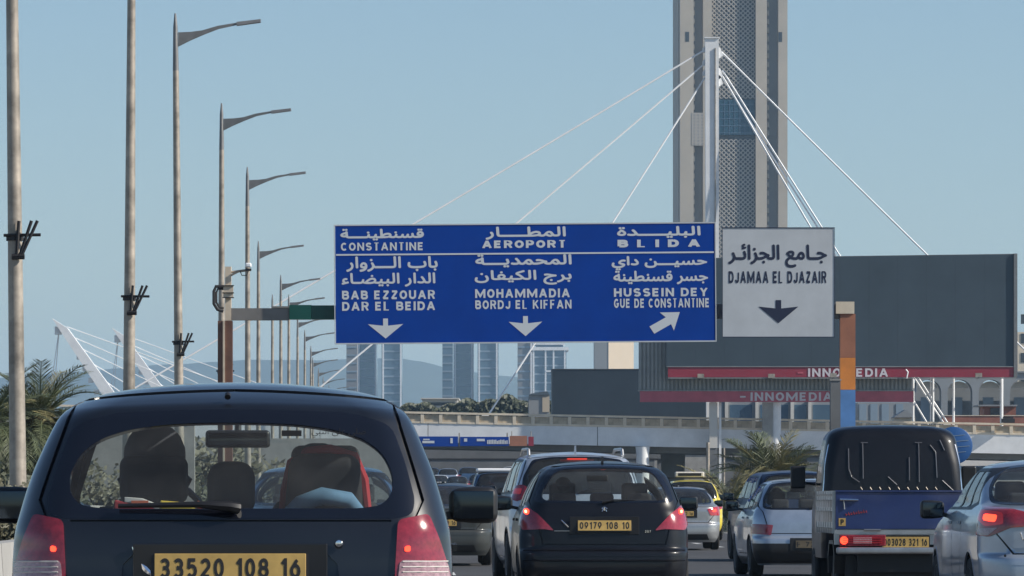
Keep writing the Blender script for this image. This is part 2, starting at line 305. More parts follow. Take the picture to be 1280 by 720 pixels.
def shape_ar(s):
    out = []
    for i, c in enumerate(s):
        if c not in AF: out.append(c); continue
        f = [chr(int(x, 16)) for x in AF[c].split()]; p = s[i-1] if i else ' '; n = s[i+1] if i+1 < len(s) else ' '
        pj = p == 'ـ' or (p in AF and len(AF[p].split()) == 4); nj = len(f) == 4 and (n == 'ـ' or (n in AF and n != 'ء'))
        out.append(f[0] if len(f) == 1 else (f[1] if pj else f[0]) if len(f) == 2 else f[3] if pj and nj else f[1] if pj else f[2] if nj else f[0])
    return ''.join(reversed(out))
def arabic_outlines(texts):
    res = {}
    tmp = []
    for t in texts:
        c = bpy.data.curves.new('tmp', 'FONT'); c.body = shape_ar(t); c.size = 1; c.resolution_u = 3; c.fill_mode = 'NONE'
        o = bpy.data.objects.new('tmp', c); COL.objects.link(o); tmp.append((t, o, c))
    dg = bpy.context.evaluated_depsgraph_get()
    for t, o, c in tmp:
        me = o.evaluated_get(dg).to_mesh(); vs = [tuple(v.co[:2]) for v in me.vertices]; adj = {}
        nxt = {}
        for e in me.edges:
            a, b = e.vertices; adj.setdefault(a, []).append(b); adj.setdefault(b, []).append(a)
        seen = set(); loops = []
        for st in sorted(adj):
            if st in seen: continue
            lp = [st]; seen.add(st); cur = sorted(adj[st])[0]; 
            while cur not in seen:
                lp.append(cur); seen.add(cur); nn = [k for k in adj[cur] if k not in seen]
                if not nn: break
                cur = nn[0]
            if len(lp) > 2: loops.append([vs[k] for k in lp])
        res[t] = loops; o.evaluated_get(dg).to_mesh_clear()
    for t, o, c in tmp: bpy.data.objects.remove(o); bpy.data.curves.remove(c)
    return res
AR_TEXT = ['قسنطينـــة', 'المطــــار', 'البليــــدة', 'باب الـــزوار', 'الدار البيضـاء', 'المحمديـــة', 'برج الكيفان', 'حسيـــن داي', 'جسر قسنطينة', 'جـامع الجزائـر', 'صلي على النبي']
AROUT = arabic_outlines(AR_TEXT)
def letters(kind, text, x0, x1, z0, z1, bold, name, m, parent, y, rot=None, smear=None):
    """flat lettering in the plane y, lower-left (x0,z0) to upper-right (x1,z1); local coordinates of parent"""
    if kind == 'L':
        q = latin(text, z1-z0, x1-x0, bold); vv, ff = fill(q, []); vv = [(x0+a, z0+b) for a, b in vv]
    else:
        lp = AROUT[text]; A = np.array([p for l_ in lp for p in l_]); mn, mx = A.min(0), A.max(0)
        sx, sz = (x1-x0)/(mx[0]-mn[0]), (z1-z0)/(mx[1]-mn[1])
        L2 = [[(x0+(a-mn[0])*sx, z0+(b-mn[1])*sz) for a, b in l_] for l_ in lp]
        q = []
        if bold:
            for l_ in L2:
                for i in range(len(l_)):
                    if math.dist(l_[i-1], l_[i]) > 1e-5: q += stroke_quads([l_[i-1], l_[i]], bold)
        vv, ff = fill(q, L2)
    b = MB(); b.add([(a, y, c) for a, c in vv], ff); o = b.build(name, m, parent, local=True)
    return o

# ---------------------------------------------------------------- ground, road, verge
b = MB(); b.add([(-9000,-150,-.02),(9000,-150,-.02),(9000,9500,-.02),(-9000,9500,-.02)], [(0,1,2,3)]); tag(b.build('ground', M['ground']), kind='structure')
def strip(xr0, xr1, Y0, Y1, z): return [(rd(xr0, Y0), Y0, z), (rd(xr1, Y0), Y0, z), (rd(xr1, Y1), Y1, z), (rd(xr0, Y1), Y1, z)]
b = MB(); b.add(strip(-2.6, 13.2, -100, 700, -.004), [(0,1,2,3)]); tag(b.build('road', M['asphalt']), kind='structure')
road = bpy.data.objects['road']
b = MB(); b.add(strip(-9, -3.2, -100, 700, -.012), [(0,1,2,3)]); tag(b.build('verge', M['soil']), kind='structure')
dash = MB(); dash.add([(-.07,0,0),(.07,0,0),(.07,3,0),(-.07,3,0)], [(0,1,2,3)])
d0 = dash.build('lane_dash', M['line'], road, local=True, smooth=False); first = True
for xr in (.75, 3.85, 7.5):
    for k in range(30):
        Y = 22+k*9
        if first: o = d0; first = False
        else: o = d0.copy(); COL.objects.link(o)
        o.location = (rd(xr, Y), Y, .002); o.rotation_euler = (0, 0, ROAD)
for xr in (-2.1, 10.9):
    b = MB(); b.add(strip(xr-.08, xr+.08, 0, 600, .002), [(0,1,2,3)]); b.build('edge_line', M['line'], road)
# concrete barrier at the left edge, in separate cast segments
bar = empty('road_barrier', (rd(-2.6, 10), 10, 0), 'pale concrete safety barrier along the left edge of the road', 'barrier')
prof = [(-.3, 0), (.3, 0), (.28, .12), (.12, .32), (.09, .8), (-.09, .8), (-.12, .32), (-.28, .12)]
seg = None
for k in range(60):
    Y0 = 12+k*4
    if seg is None:
        b = MB(); n = len(prof); b.add([(x, 0, z) for x, z in prof]+[(x-math.tan(ROAD)*3.96, 3.96, z) for x, z in prof], [tuple(range(n)), tuple(range(2*n-1, n-1, -1))]+[(i, i+n, (i+1) % n+n, (i+1) % n) for i in range(n)])
        seg = b.build('barrier_segment', M['concrete'], bar, local=True); o = seg
    else: o = seg.copy(); COL.objects.link(o)
    o.location = (rd(-2.85, Y0)-bar.location.x, Y0-bar.location.y, 0)
# hills
def ridge(name, Y, pts, m, depth=1500):
    xs = np.linspace(pts[0][0], pts[-1][0], 160); ys = np.interp(xs, [p[0] for p in pts], [p[1] for p in pts]); rnd = random.Random(3)
    ph = [rnd.uniform(0, 6) for _ in range(6)]; b = MB(); vs = []
    for x, y in zip(xs, ys):
        y += sum(math.sin(x/(9+13*i)+ph[i])*.35 for i in range(6)); q = P(x, y, Y)
        vs += [(q.x, Y-depth*.6, -1), (q.x, Y-depth*.25, q.z*.55), (q.x, Y, q.z), (q.x, Y+depth*.3, q.z*.6)]
    fs = []
    for i in range(len(xs)-1):
        for k in range(3): fs.append((4*i+k, 4*i+4+k, 4*i+5+k, 4*i+1+k))
    b.add(vs, fs); o = b.build(name, m, smooth=True); tag(o, kind='structure'); return o
ridge('hills', 7000, [(-400, 500), (60, 468), (110, 464), (200, 455), (300, 451), (420, 450), (500, 447), (530, 452), (570, 463), (640, 470), (720, 478), (900, 490), (1300, 498), (1800, 505)], M['hill'])

# ---------------------------------------------------------------- minaret-like tower
Y = 1271; s = F/Y
tw = empty('minaret_tower', P(916, 625, Y)-Vector((0, 0, CH)), 'very tall beige stone minaret with latticed screen rising behind the white sign', 'tower')
tb = tw.location; X_ = lambda px: (px-916)/s
H0 = 235.0
def tpart(name, x0, x1, y0, y1, m, z0=0, z1=H0): return MB().box(x0, x1, y0, y1, z0, z1).build(name, m, tw, local=True)
tpart('core', X_(852), X_(980), 3.2, 25, 'tower_recess')
for a, c in ((850, 867), (973, 984.5)):
    tpart('corner_pier', X_(a), X_(c), 0, 3.19, 'tower_stone')
tpart('side_pier', X_(850), X_(866), 3.2+.01, 25.5, 'tower_stone').location = (-.25, 0, 0)
tpart('side_pier', X_(970), X_(984), 3.2+.01, 25.5, 'tower_stone').location = (.25, 0, 0)
for a, c in ((879, 890), (945, 959)): tpart('screen_pier', X_(a), X_(c), .5, 3.19, 'tower_stone')
for a, c in ((867.2, 869), (957.8, 960)):
    b = MB()
    for k in range(110): b.box(X_(a+2 if a > 900 else a), X_(c+2 if a > 900 else c), 1.5, 3.1, k*2.1, k*2.1+1.2)
    b.build('stone_teeth', 'tower_stone', tw, local=True)
zg0, zg1 = CH+(HY-168)/s, CH+(HY-124)/s
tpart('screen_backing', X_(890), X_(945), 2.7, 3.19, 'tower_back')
def lattice(z0, z1):
    b = MB(); x0, x1 = X_(890.5), X_(944.5); p = 1.1; nx = int((x1-x0)/p); nz = int((z1-z0)/p)
    for i in range(nx):
        for k in range(nz):
            cx, cz = x0+(i+.5)*(x1-x0)/nx, z0+(k+.5)*p; w_ = .16
            for sgn in (1, -1):
                a = (cx-.55, cz-.55*sgn); c = (cx+.55, cz+.55*sgn)
                for q in stroke_quads([a, c], .26): b.add([(u, 1.8+(sgn*.02), v) for u, v in q], [(0,1,2,3)])
            if (i+k) % 2 == 0:
                q = [(cx-.3, cz), (cx, cz-.3), (cx+.3, cz), (cx, cz+.3)]; b.add([(u, 1.7, v) for u, v in q], [(0,1,2,3)])
    o = b.build('lattice_screen', 'tower_lattice', tw, local=True); o['kind'] = 'stuff'; return o
lattice(30, zg0-.3); lattice(zg1+.3, 150)
tpart('screen_upper', X_(890.5), X_(944.5), 2.0, 2.6, 'tower_lattice', 150, H0)
gz = MB().box(X_(899), X_(944), 1.6, 2.0, zg0, zg1).build('glazed_bay', 'tower_glass', tw, local=True)
b = MB()
for k in range(7): b.box(X_(899)+k*1.25+.1, X_(899)+k*1.25+.22, 1.5, 1.59, zg0, zg1)
for k in range(5): b.box(X_(899), X_(944), 1.51, 1.58, zg0+k*1.75+.4, zg0+k*1.75+.55)
b.build('mullion', 'glass_blue', gz, local=True)
tpart('bay_shade', X_(890.6), X_(898.9), 1.9, 2.5, 'tower_back', zg0, zg1)  # dark box puts the shade beside the glazed bay into colour
for px in (859, 975.5):
    z = CH+(HY-46)/s; tpart('slit_window', X_(px)-.45, X_(px)+.45, -.05, -.01, 'dark_open', z-1.2, z+1.2)
# carved panel
zc0, zc1 = CH+(HY-182)/s, CH+(HY-141)/s
b = MB().box(X_(864.5), X_(878.5), -.06, -.005, zc0, zc1); pn = b.build('carved_panel', 'tower_lattice', tw, local=True)
b = MB()
for i in range(3):
    for k in range(10):
        cx, cz = X_(866)+i*.95+.4, zc0+.4+k*.78; b.add([(cx-.25, -.08, cz), (cx, -.08, cz-.3), (cx+.25, -.08, cz), (cx, -.08, cz+.3)], [(0,1,2,3)])
b.build('carving', 'tower_recess', pn, local=True)
tpart('crown', X_(854), X_(982), 2, 24, 'tower_stone', H0, H0+12)
tw.rotation_euler = (0, 0, R_(1.6))

# ---------------------------------------------------------------- skyscrapers and far buildings
def glass_tower(name, label, Y, x0, x1, ytop, fins, m='glass_blue', depth=26, floors=True, cat='tower block', group=None, cap=None):
    s = F/Y; base = P((x0+x1)/2, 625, Y); base.z = 0; r = empty(name, base, label, cat, group)
    z1 = CH+(HY-ytop)/s; X = lambda px: (px-CX)/s-base.x
    MB().box(X(x0), X(x1), 0, depth, 0, z1).build('wall', m, r, local=True)
    if floors:
        b = MB(); k = 0
        while k*3.6 < z1-2: b.box(X(x0)+.05, X(x1)-.05, -.25, 0, k*3.6, k*3.6+.7); k += 1
        b.build('floor_band', 'floor_line', r, local=True)
    for i, f in enumerate(fins): MB().box(X(f)-.33, X(f)+.33, -.9, -.26, 0, z1+1).build('white_fin', 'white_steel', r, local=True)
    if cap: MB().box(X(x0)-1, X(x1)+1, -1.2, depth, z1+.01, z1+1.4).build('roof_cap', 'white_steel', r, local=True)
    return r
glass_tower('office_tower', 'brownish narrow slab at the left of the skyscrapers under the blue sign', 2300, 433, 446.5, 395, [], 'glass_grey', cat='skyscraper', group='skyscrapers beyond the bridge')
glass_tower('office_tower', 'blue glass skyscraper with white fins beside the brownish slab', 2260, 448, 470, 392, [448.5, 469.5], cat='skyscraper', group='skyscrapers beyond the bridge')
glass_tower('office_tower', 'darker blue skyscraper with white edges right of the finned one', 2240, 477, 502, 396, [479, 501], cat='skyscraper', group='skyscrapers beyond the bridge')
glass_tower('office_tower', 'dark narrow slab joined to the middle pair of skyscrapers', 2300, 553, 566, 395, [], 'glass_blue', cat='skyscraper', group='skyscrapers beyond the bridge')
glass_tower('office_tower', 'left skyscraper of the middle pair with white vertical fins', 2260, 567, 592, 392, [569, 590], cat='skyscraper', group='skyscrapers beyond the bridge')
glass_tower('office_tower', 'right skyscraper of the middle pair with white vertical fins', 2240, 597, 623, 392, [599, 621], cat='skyscraper', group='skyscrapers beyond the bridge')
glass_tower('office_tower', 'grey skyscraper slab half behind the white framed hotel tower', 2300, 647, 666, 428, [664], 'glass_grey', cat='skyscraper', group='skyscrapers beyond the bridge')
t3 = glass_tower('office_tower', 'blue tower with white arched frame and white roof cap', 2200, 666, 708, 438, [667, 682, 692, 706], cat='skyscraper', group='skyscrapers beyond the bridge', cap=True)
s3 = F/2200; bx = t3.location.x
MB().box((670-CX)/s3-bx, (704-CX)/s3-bx, 0, 18, CH+(HY-436)/s3, CH+(HY-431)/s3).build('top_storey', 'glass_blue', t3, local=True)
MB().box((668-CX)/s3-bx, (706-CX)/s3-bx, -1, 19, CH+(HY-431)/s3+.01, CH+(HY-429)/s3).build('top_slab', 'white_steel', t3, local=True)
MB().box((682-CX)/s3-bx, (692-CX)/s3-bx, -1, -.5, CH+(HY-465)/s3, CH+(HY-463)/s3).build('frame_sill', 'white_steel', t3, local=True)
Y = 1500; s = F/Y; r = empty('apartment_slab', (P(768, 625, Y).x, Y, 0), 'plain beige apartment block with its shaded side coloured grey below the blue sign', 'building')
X = lambda px: (px-CX)/s-r.location.x
MB().box(X(743), X(760.5), 0, 14, 0, CH+(HY-400)/s).build('shaded_wall', 'grey_render', r, local=True)  # shaded face of the beige block, its shade put into grey render
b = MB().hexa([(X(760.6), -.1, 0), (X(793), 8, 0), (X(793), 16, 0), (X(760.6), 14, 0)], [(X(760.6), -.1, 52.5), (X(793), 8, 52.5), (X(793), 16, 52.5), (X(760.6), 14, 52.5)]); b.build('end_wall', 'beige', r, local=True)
Y = 700; s = F/Y; r = empty('balcony_block', (P(1290, 625, Y).x, Y, 0), 'cream apartment block with stacked windows at the right edge', 'building')
X = lambda px: (px-CX)/s-r.location.x
MB().box(X(1272), X(1340), 0, 12, 0, CH+(HY-415)/s).build('wall', 'rail_stone', r, local=True)
wn = None
for i in range(3):
    for k in range(9):
        z = 4+k*2.6
        if wn is None: wn = MB().box(0, 1.3, -.06, 0, 0, 1.3).build('window', 'dark_open', r, local=True); o = wn
        else: o = wn.copy(); COL.objects.link(o)
        o.location = (X(1276)+i*2.2, 0, z)
# low buildings and trees behind the railing, left part
def simple_building(name, label, Y, x0, x1, y0, y1, m, depth=15, extras=None, cat='building'):
    s = F/Y; r = empty(name, (P((x0+x1)/2, 625, Y).x, Y, 0), label, cat); X = lambda px: (px-CX)/s-r.location.x; Z = lambda py: CH+(HY-py)/s
    MB().box(X(x0), X(x1), 0, depth, Z(y1) if y1 else 0, Z(y0)).build('wall', m, r, local=True)
    return r, X, Z
r, X, Z = simple_building('low_hall', 'low white flat hall roof left of the trees above the bridge railing', 620, 528, 572, 499, None, 'far_white')
MB().box(X(526), X(574), -.6, 15.6, Z(499)+.01, Z(497.5)).build('roof', 'far_white', r, local=True)
MB().box(X(530), X(570), -.08, 0, Z(507), Z(503)).build('window_band', 'dark_open', r, local=True)
r, X, Z = simple_building('low_shed', 'long low shed with pale roof between the skyscraper bases', 640, 575, 640, 507, None, 'concrete_dark')
b = MB().prism_y([(X(573), Z(507)+.01), (X(642), Z(507)+.01), (X(630), Z(503)), (X(585), Z(503))], -.5, 15.5); b.build('roof', 'far_white', r, local=True)
r, X, Z = simple_building('grey_house', 'small grey blocky house at the left end of the dark warehouse', 560, 661, 687, 494, None, 'grey_render')
b = MB().prism_y([(X(661), Z(494)+.01), (X(687), Z(494)+.01), (X(684), Z(489)), (X(664), Z(492))], -.2, 15.2); b.build('roof', 'corr_dark', r, local=True)
MB().box(X(678), X(686.5), -.1, 0, Z(515), Z(496)).build('sunlit_wall_paint', 'beige', r, local=True)  # beige sheet paints the sunlit part of the grey wall
r, X, Z = simple_building('warehouse', 'dark grey ribbed warehouse standing behind the bridge railing', 455, 690, 889, 462, None, 'corr_dark', 10)
b = MB()
for k in range(100): b.box(X(690)+k*.139*1.0, X(690)+k*.139+.05, -.07, 0, 0, Z(463))
b.build('cladding_rib', 'corr_dark', r, local=True); MB().box(X(689.5), X(801), -.12, 10.1, Z(462)+.01, Z(461)).build('roof_edge', 'board_frame', r, local=True)
r, X, Z = simple_building('depot', 'low grey depot with pale columns between the billboard posts', 470, 903, 1042, 500, None, 'arcade', 12)
for px in (906, 944, 988, 1010): MB().box(X(px), X(px+4), -.4, -.01, 0, Z(500)).build('column', 'far_white', r, local=True)
for a, c in ((912, 940), (950, 985), (993, 1008), (1016, 1040)): MB().box(X(a), X(c), -.05, 0, 0, Z(506)).build('window', 'glass_blue', r, local=True)
r, X, Z = simple_building('grey_works', 'pale grey works with blue panels right of the painted post', 475, 1072, 1140, 503, None, 'arcade', 12)
for px in (1074, 1088, 1102, 1120): MB().box(X(px), X(px+9), -.06, 0, 0, Z(505)).build('blue_panel', 'floor_line', r, local=True)
r2 = empty('gabled_hut', (P(1131, 625, 452).x, 452, 0), 'small hut with grey gable roof just above the railing', 'hut'); s = F/452; X = lambda px: (px-CX)/s-r2.location.x; Z = lambda py: CH+(HY-py)/s
MB().box(X(1118), X(1144), 0, 4, 0, Z(522)).build('wall', 'rail_stone', r2, local=True)
MB().prism_y([(X(1117), Z(522)+.01), (X(1145), Z(522)+.01), (X(1132), Z(512))], -.3, 4.3).build('roof', 'grey_render', r2, local=True)
r, X, Z = simple_building('brick_wall', 'long low brick red wall in front of the arcade', 440, 1178, 1300, 520, None, 'brick', .4, cat='wall')
MB().box(X(1178), X(1300), -.05, .45, Z(520)+.005, Z(519)).build('coping', 'rail_stone', r, local=True)
r, X, Z = simple_building('brick_kiosk', 'small brick red kiosk with flat grey roof against the arcade', 446, 1230, 1270, 508, None, 'brick', 4)
MB().box(X(1222), X(1271), -.5, 4.5, Z(508)+.005, Z(506)).build('roof', 'grey_render', r, local=True)
MB().box(X(1238), X(1250), -.05, 0, Z(519), Z(510)).build('window', 'dark_open', r, local=True)
# arcade with real arched openings
Y = 500; s = F/Y; ar = empty('arcade', (P(1200, 625, Y).x, Y, 0), 'grey arcade wall with tall round arches behind the right end of the railing', 'arcade')
X = lambda px: (px-CX)/s-ar.location.x; Z = lambda py: CH+(HY-py)/s
per = 39/s; 
for k in range(5):
    cx = X(1161+39*k); r0 = 15.5/s; zs = Z(490); ztop = Z(466)
    arcp = [(cx+r0*math.cos(R_(a)), zs+r0*math.sin(R_(a))) for a in range(0, 181, 15)]
    b = MB(); n = len(arcp)
    for i in range(n-1):
        (xa, za), (xb, zb) = arcp[i], arcp[i+1]
        b.add([(xb, 0, zb), (xa, 0, za), (xa, 0, ztop), (xb, 0, ztop), (xb, 2, zb), (xa, 2, za), (xa, 2, ztop), (xb, 2, ztop)], [(0,1,2,3), (4,7,6,5), (0,4,5,1), (3,2,6,7)])
    b.build('arch', 'arcade', ar, local=True)
    MB().box(cx+r0, cx-r0+per, 0, 2, 0, ztop).build('pier', 'arcade', ar, local=True)
    MB().add([(cx+r0*.86*math.cos(R_(a)), 1.2, zs+.1+r0*.8*math.sin(R_(a))) for a in range(20, 161, 14)], [tuple(range(11))]).build('bright_arch_top', 'far_white', ar, local=True)  # white sheet stands in for the brightness seen through the arch
    MB().box(cx-r0*.5, cx+r0*.35, 2.2, 2.5, 0, Z(496)).build('door', 'floor_line', ar, local=True)
MB().box(X(1140), X(1355), 3.2, 3.6, 0, Z(478)).build('back_wall', 'arcade', ar, local=True)
MB().box(X(1140), X(1357), -.2, 2.2, Z(466)+.01, Z(464)).build('cornice', 'arcade', ar, local=True)

# ---------------------------------------------------------------- overpass
Yb = 400.0; sb = F/Yb
ov = empty('overpass', (0, Yb, 0), 'white road overpass with cream railing crossing behind the traffic', 'bridge')
def dz(px, base): return CH+(HY-base-(px-520)*.0197)/sb            # the deck falls gently to the right
def deck_box(b, p0, p1, y0, y1, ya, yb_):                          # ya,yb_: photo heights at px 520 of top and bottom
    a, c = (p0-CX)/sb, (p1-CX)/sb
    b.hexa([(a, y0, dz(p0, yb_)), (c, y0, dz(p1, yb_)), (c, y1, dz(p1, yb_)), (a, y1, dz(p0, yb_))], [(a, y0, dz(p0, ya)), (c, y0, dz(p1, ya)), (c, y1, dz(p1, ya)), (a, y1, dz(p0, ya))])
edges_ = [-300, -120, 60, 240, 400, 535, 747, 960, 1170, 1380, 1600]
for p0, p1 in zip(edges_[:-1], edges_[1:]):
    b = MB(); deck_box(b, p0+.4, p1-.4, 0, .35, 529, 552.5); b.build('fascia_panel', 'concrete_white', ov, local=True)
b = MB(); deck_box(b, -300, 1600, .36, 15, 532, 549); b.build('deck', 'concrete', ov, local=True)
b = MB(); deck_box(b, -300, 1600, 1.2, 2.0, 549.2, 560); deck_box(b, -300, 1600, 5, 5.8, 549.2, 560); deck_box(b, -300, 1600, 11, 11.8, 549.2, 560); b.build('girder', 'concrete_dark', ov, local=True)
b = MB(); deck_box(b, -300, 1600, -.1, .3, 514.5, 517); b.build('handrail', 'rail_stone', ov, local=True)
b = MB(); deck_box(b, -300, 1600, -.05, .3, 526.6, 528.9); b.build('kerb', 'rail_stone', ov, local=True)
post = panel = None; px = -300; k = 0
while px < 1600:
    z = dz(px, 528.8)
    if px > 300:
        if post is None:
            post = MB().box(-.13, .13, -.07, .22, .01, .70).build('railing_post', 'rail_stone', ov, local=True); o = post
            panel = MB().box(.14, 1.28, .05, .13, .12, .66).build('railing_panel', 'rail_panel', ov, local=True); o2 = panel
        else:
            o = post.copy(); COL.objects.link(o); o2 = panel.copy(); COL.objects.link(o2)
        o.location = ((px-CX)/sb, 0, z); o2.location = ((px-CX)/sb, 0, z)
        o2.rotation_euler = (0, R_(1.1), 0)
    px += 23; k += 1
for px, wd in ((803, .5), (300, .5)):
    MB().lathe([(wd, 0), (wd, dz(px, 556)-.3), (wd*1.1, dz(px, 553))], ((px-CX)/sb, -.62, 0), 'z', 18).build('round_pier', 'concrete_white', ov, local=True, smooth=True)
for px in (845, 1000): MB().prism_y([((px-CX)/sb-.75, 0), ((px-CX)/sb+.75, 0), ((px-CX)/sb+.95, dz(px, 560)), ((px-CX)/sb-.95, dz(px, 560))], 7, 8.4).build('pier', 'concrete_dark', ov, local=True)
# distribution box on the railing
jb = empty('railing_box', (P(1260, 532, 399.4).x, 399.4, dz(1260, 514.5)+.0), 'small black box on the bridge railing below a white pole', 'box')
MB().box(-.5, .5, -.3, .2, .02, .35).build('box_body', 'bracket', jb, local=True); MB().box(-.4, .4, -.2, .1, .36, .5).build('lid', 'bracket', jb, local=True)
# retaining wall, embankment and second viaduct seen below the deck
wl = empty('retaining_wall', (0, 436, 0), 'long grey concrete wall seen under the overpass', 'wall'); s = F/436
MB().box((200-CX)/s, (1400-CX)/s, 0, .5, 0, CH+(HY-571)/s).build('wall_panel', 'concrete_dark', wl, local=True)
MB().box((200-CX)/s, (1400-CX)/s, -.15, .65, CH+(HY-571)/s+.01, CH+(HY-569)/s).build('coping', 'concrete', wl, local=True)
sv = empty('service_viaduct', (0, 424, 0), 'dark second viaduct beam running just below the overpass', 'bridge'); s = F/424
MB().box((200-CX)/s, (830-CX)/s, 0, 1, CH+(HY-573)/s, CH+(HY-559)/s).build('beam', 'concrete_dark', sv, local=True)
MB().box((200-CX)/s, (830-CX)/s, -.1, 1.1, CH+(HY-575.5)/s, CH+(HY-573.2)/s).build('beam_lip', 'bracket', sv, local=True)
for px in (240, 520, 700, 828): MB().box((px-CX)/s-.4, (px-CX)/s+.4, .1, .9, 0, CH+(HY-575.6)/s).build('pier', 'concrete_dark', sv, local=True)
wc = empty('white_wall', (0, 432, 0), 'pale wall strip seen under the bridge beside the piers', 'wall'); s = F/432
MB().box((818-CX)/s, (902-CX)/s, 0, .3, 0, CH+(HY-567)/s).build('wall_panel', 'concrete', wc, local=True); MB().box((818-CX)/s, (902-CX)/s, -.1, .4, CH+(HY-567)/s+.005, CH+(HY-566)/s).build('coping', 'concrete_white', wc, local=True)
b = MB(); s = F/405
q = [P(1090, 612, 392), P(1400, 612, 392), P(1400, 565, 430), P(1090, 568, 430)]; n0 = len(q)
b.add([tuple(v) for v in q]+[(q[0].x, 392, -.02), (q[1].x, 392, -.02), (q[1].x, 431, -.02), (q[0].x, 431, -.02)], [(0,1,2,3), (4,5,1,0), (5,6,2,1), (7,4,0,3), (6,7,3,2)])
tag(b.build('embankment', M['concrete']), kind='structure')
for px, Y, top in ((885, 398, 553), (905, 399, 560)):                    # thin poles under the deck
    z = CH+(HY-top)/(F/394); r = empty('thin_pole', ((px-CX)/(F/394), 394, 0), 'thin pale pole before the dark underside, ' + ('left' if px < 900 else 'right')+' of the two beside the palm', 'pole')
    MB().tube([(0, 0, 0), (0, 0, z)], .13 if px < 900 else .08, 8).build('shaft', 'galv', r, local=True, smooth=True); MB().tube([(0, 0, 0), (0, 0, .1)], .25, 8).build('foot', 'galv', r, local=True)
# blue direction banner under the deck
s = F/392; bs = empty('bridge_sign', (P(575, 625, 392).x, 392, 0), 'blue direction board hung under the overpass, left of an orange board', 'sign')
X = lambda px: (px-CX)/s-bs.location.x; Z = lambda py: CH+(HY-py)/s
MB().box(X(500), X(572.5), 0, .1, Z(558), Z(545.5)).build('sign_panel', 'sign_blue', bs, local=True); MB().box(X(575), X(636), 0, .1, Z(557.5), Z(546)).build('sign_panel', 'sign_blue', bs, local=True)
b = MB()
for a, c, d, e in ((529, 537, 548.5, 550), (528, 543, 551, 554), (563, 566, 547.5, 554), (580, 584, 548, 552), (596, 606, 548.5, 551.5)): b.box(X(a), X(c), -.02, -.005, Z(e), Z(d))
b.build('white_marking', 'letter_white', bs, local=True)
b = MB(); rn = random.Random(5)
for k in range(13): a = 609+k*2; b.box(X(a), X(a+1.5), -.02, -.005, Z(555), Z(551-rn.random()*1.5))
b.build('white_marking', 'letter_white', bs, local=True)
for a in (505, 574, 634): MB().box(X(a)-.05, X(a)+.05, .12, .25, Z(558), Z(541)).build('hanger', 'galv', bs, local=True)
ob = empty('orange_board', (P(648, 625, 391).x, 391, Z(551)), 'faded orange board beside the blue sign under the overpass', 'board')
MB().box(-.66, .66, 0, .08, -.4, .36).build('board_panel', 'paint_brown', ob, local=True); MB().box(.75, 1.15, 0, .08, -.4, .3).build('board_panel', 'maroon', ob, local=True); MB().tube([(-.5, .12, .2), (-.5, .12, .7)], .03, 6).tube([(.95, .12, .1), (.95, .12, .7)], .03, 6).build('bracket', 'galv', ob, local=True)

# ---------------------------------------------------------------- cable pylon
py_ = empty('bridge_pylon', (P(890, 625, Yb+7).x, Yb+7, 0), 'tall slim white bridge pylon with stay cables in front of the minaret', 'pylon'); s = F/(Yb+7); X = lambda px: (px-CX)/s-py_.location.x; Z = lambda py: CH+(HY-py)/s
MB().prism_y([(X(883.5), 0), (X(899), 0), (X(898.5), Z(48)), (X(881.5), Z(48))], 0, 1.1).build('mast', 'white_steel', py_, local=True)
MB().prism_y([(X(893.5), 0), (X(895), 0), (X(894.5), Z(60)), (X(893.5), Z(60))], -.1, -.01).build('cable_duct', 'galv', py_, local=True)
MB().box(X(880.5), X(899.5), -.1, 1.2, Z(48)+.01, Z(46.5)).build('cap', 'white_steel', py_, local=True)
b = MB(); 
for y in (64, 90, 99): b.prism_y([(X(898.6), Z(y+9)), (X(904), Z(y+5)), (X(901), Z(y-4)), (X(898.6), Z(y-6))], .3, .8)
b.build('anchor_plate', 'white_steel', py_, local=True)
b = MB(); 
for y in (60, 76, 89): b.prism_y([(X(881.3), Z(y-3)), (X(878.5), Z(y)), (X(878.5), Z(y+5)), (X(881.3), Z(y+5))], .3, .8)
b.build('anchor_plate', 'white_steel', py_, local=True)
def stay(xa, ya, xb, yb_, r=.072, y1=0.6):
    p = P(xa, ya, Yb+7.5); q = P(xb, yb_, Yb+y1); L = py_.location
    n = 10; pts = []
    for i in range(n+1):
        t = i/n; v = p.lerp(q, t); v.z -= 4*.12*t*(1-t); pts.append(v-L)
    MB().tube(pts, r, 6).build('stay_cable', 'white_steel', py_, local=True, smooth=True)
stay(885, 60, 95, 528); stay(885, 76, 347, 528); stay(881, 97, 605, 527)
stay(902, 65, 1385, 538); stay(903, 88, 1186, 531); stay(904, 98, 1181, 531, .07); stay(900, 90, 1160, 531, .07)
for px in (605, 347, 1183):
    z = dz(px, 529); c = (px-CX)/sb; MB().hexa([(c-.9, .4, z-.2), (c+.6, .4, z-.2), (c+.6, 1.2, z-.2), (c-.9, 1.2, z-.2)], [(c-.1, .5, z+.8), (c+.35, .5, z+.8), (c+.35, 1.1, z+.8), (c-.1, 1.1, z+.8)]).build('cable_anchor', 'concrete_white', ov, local=True)
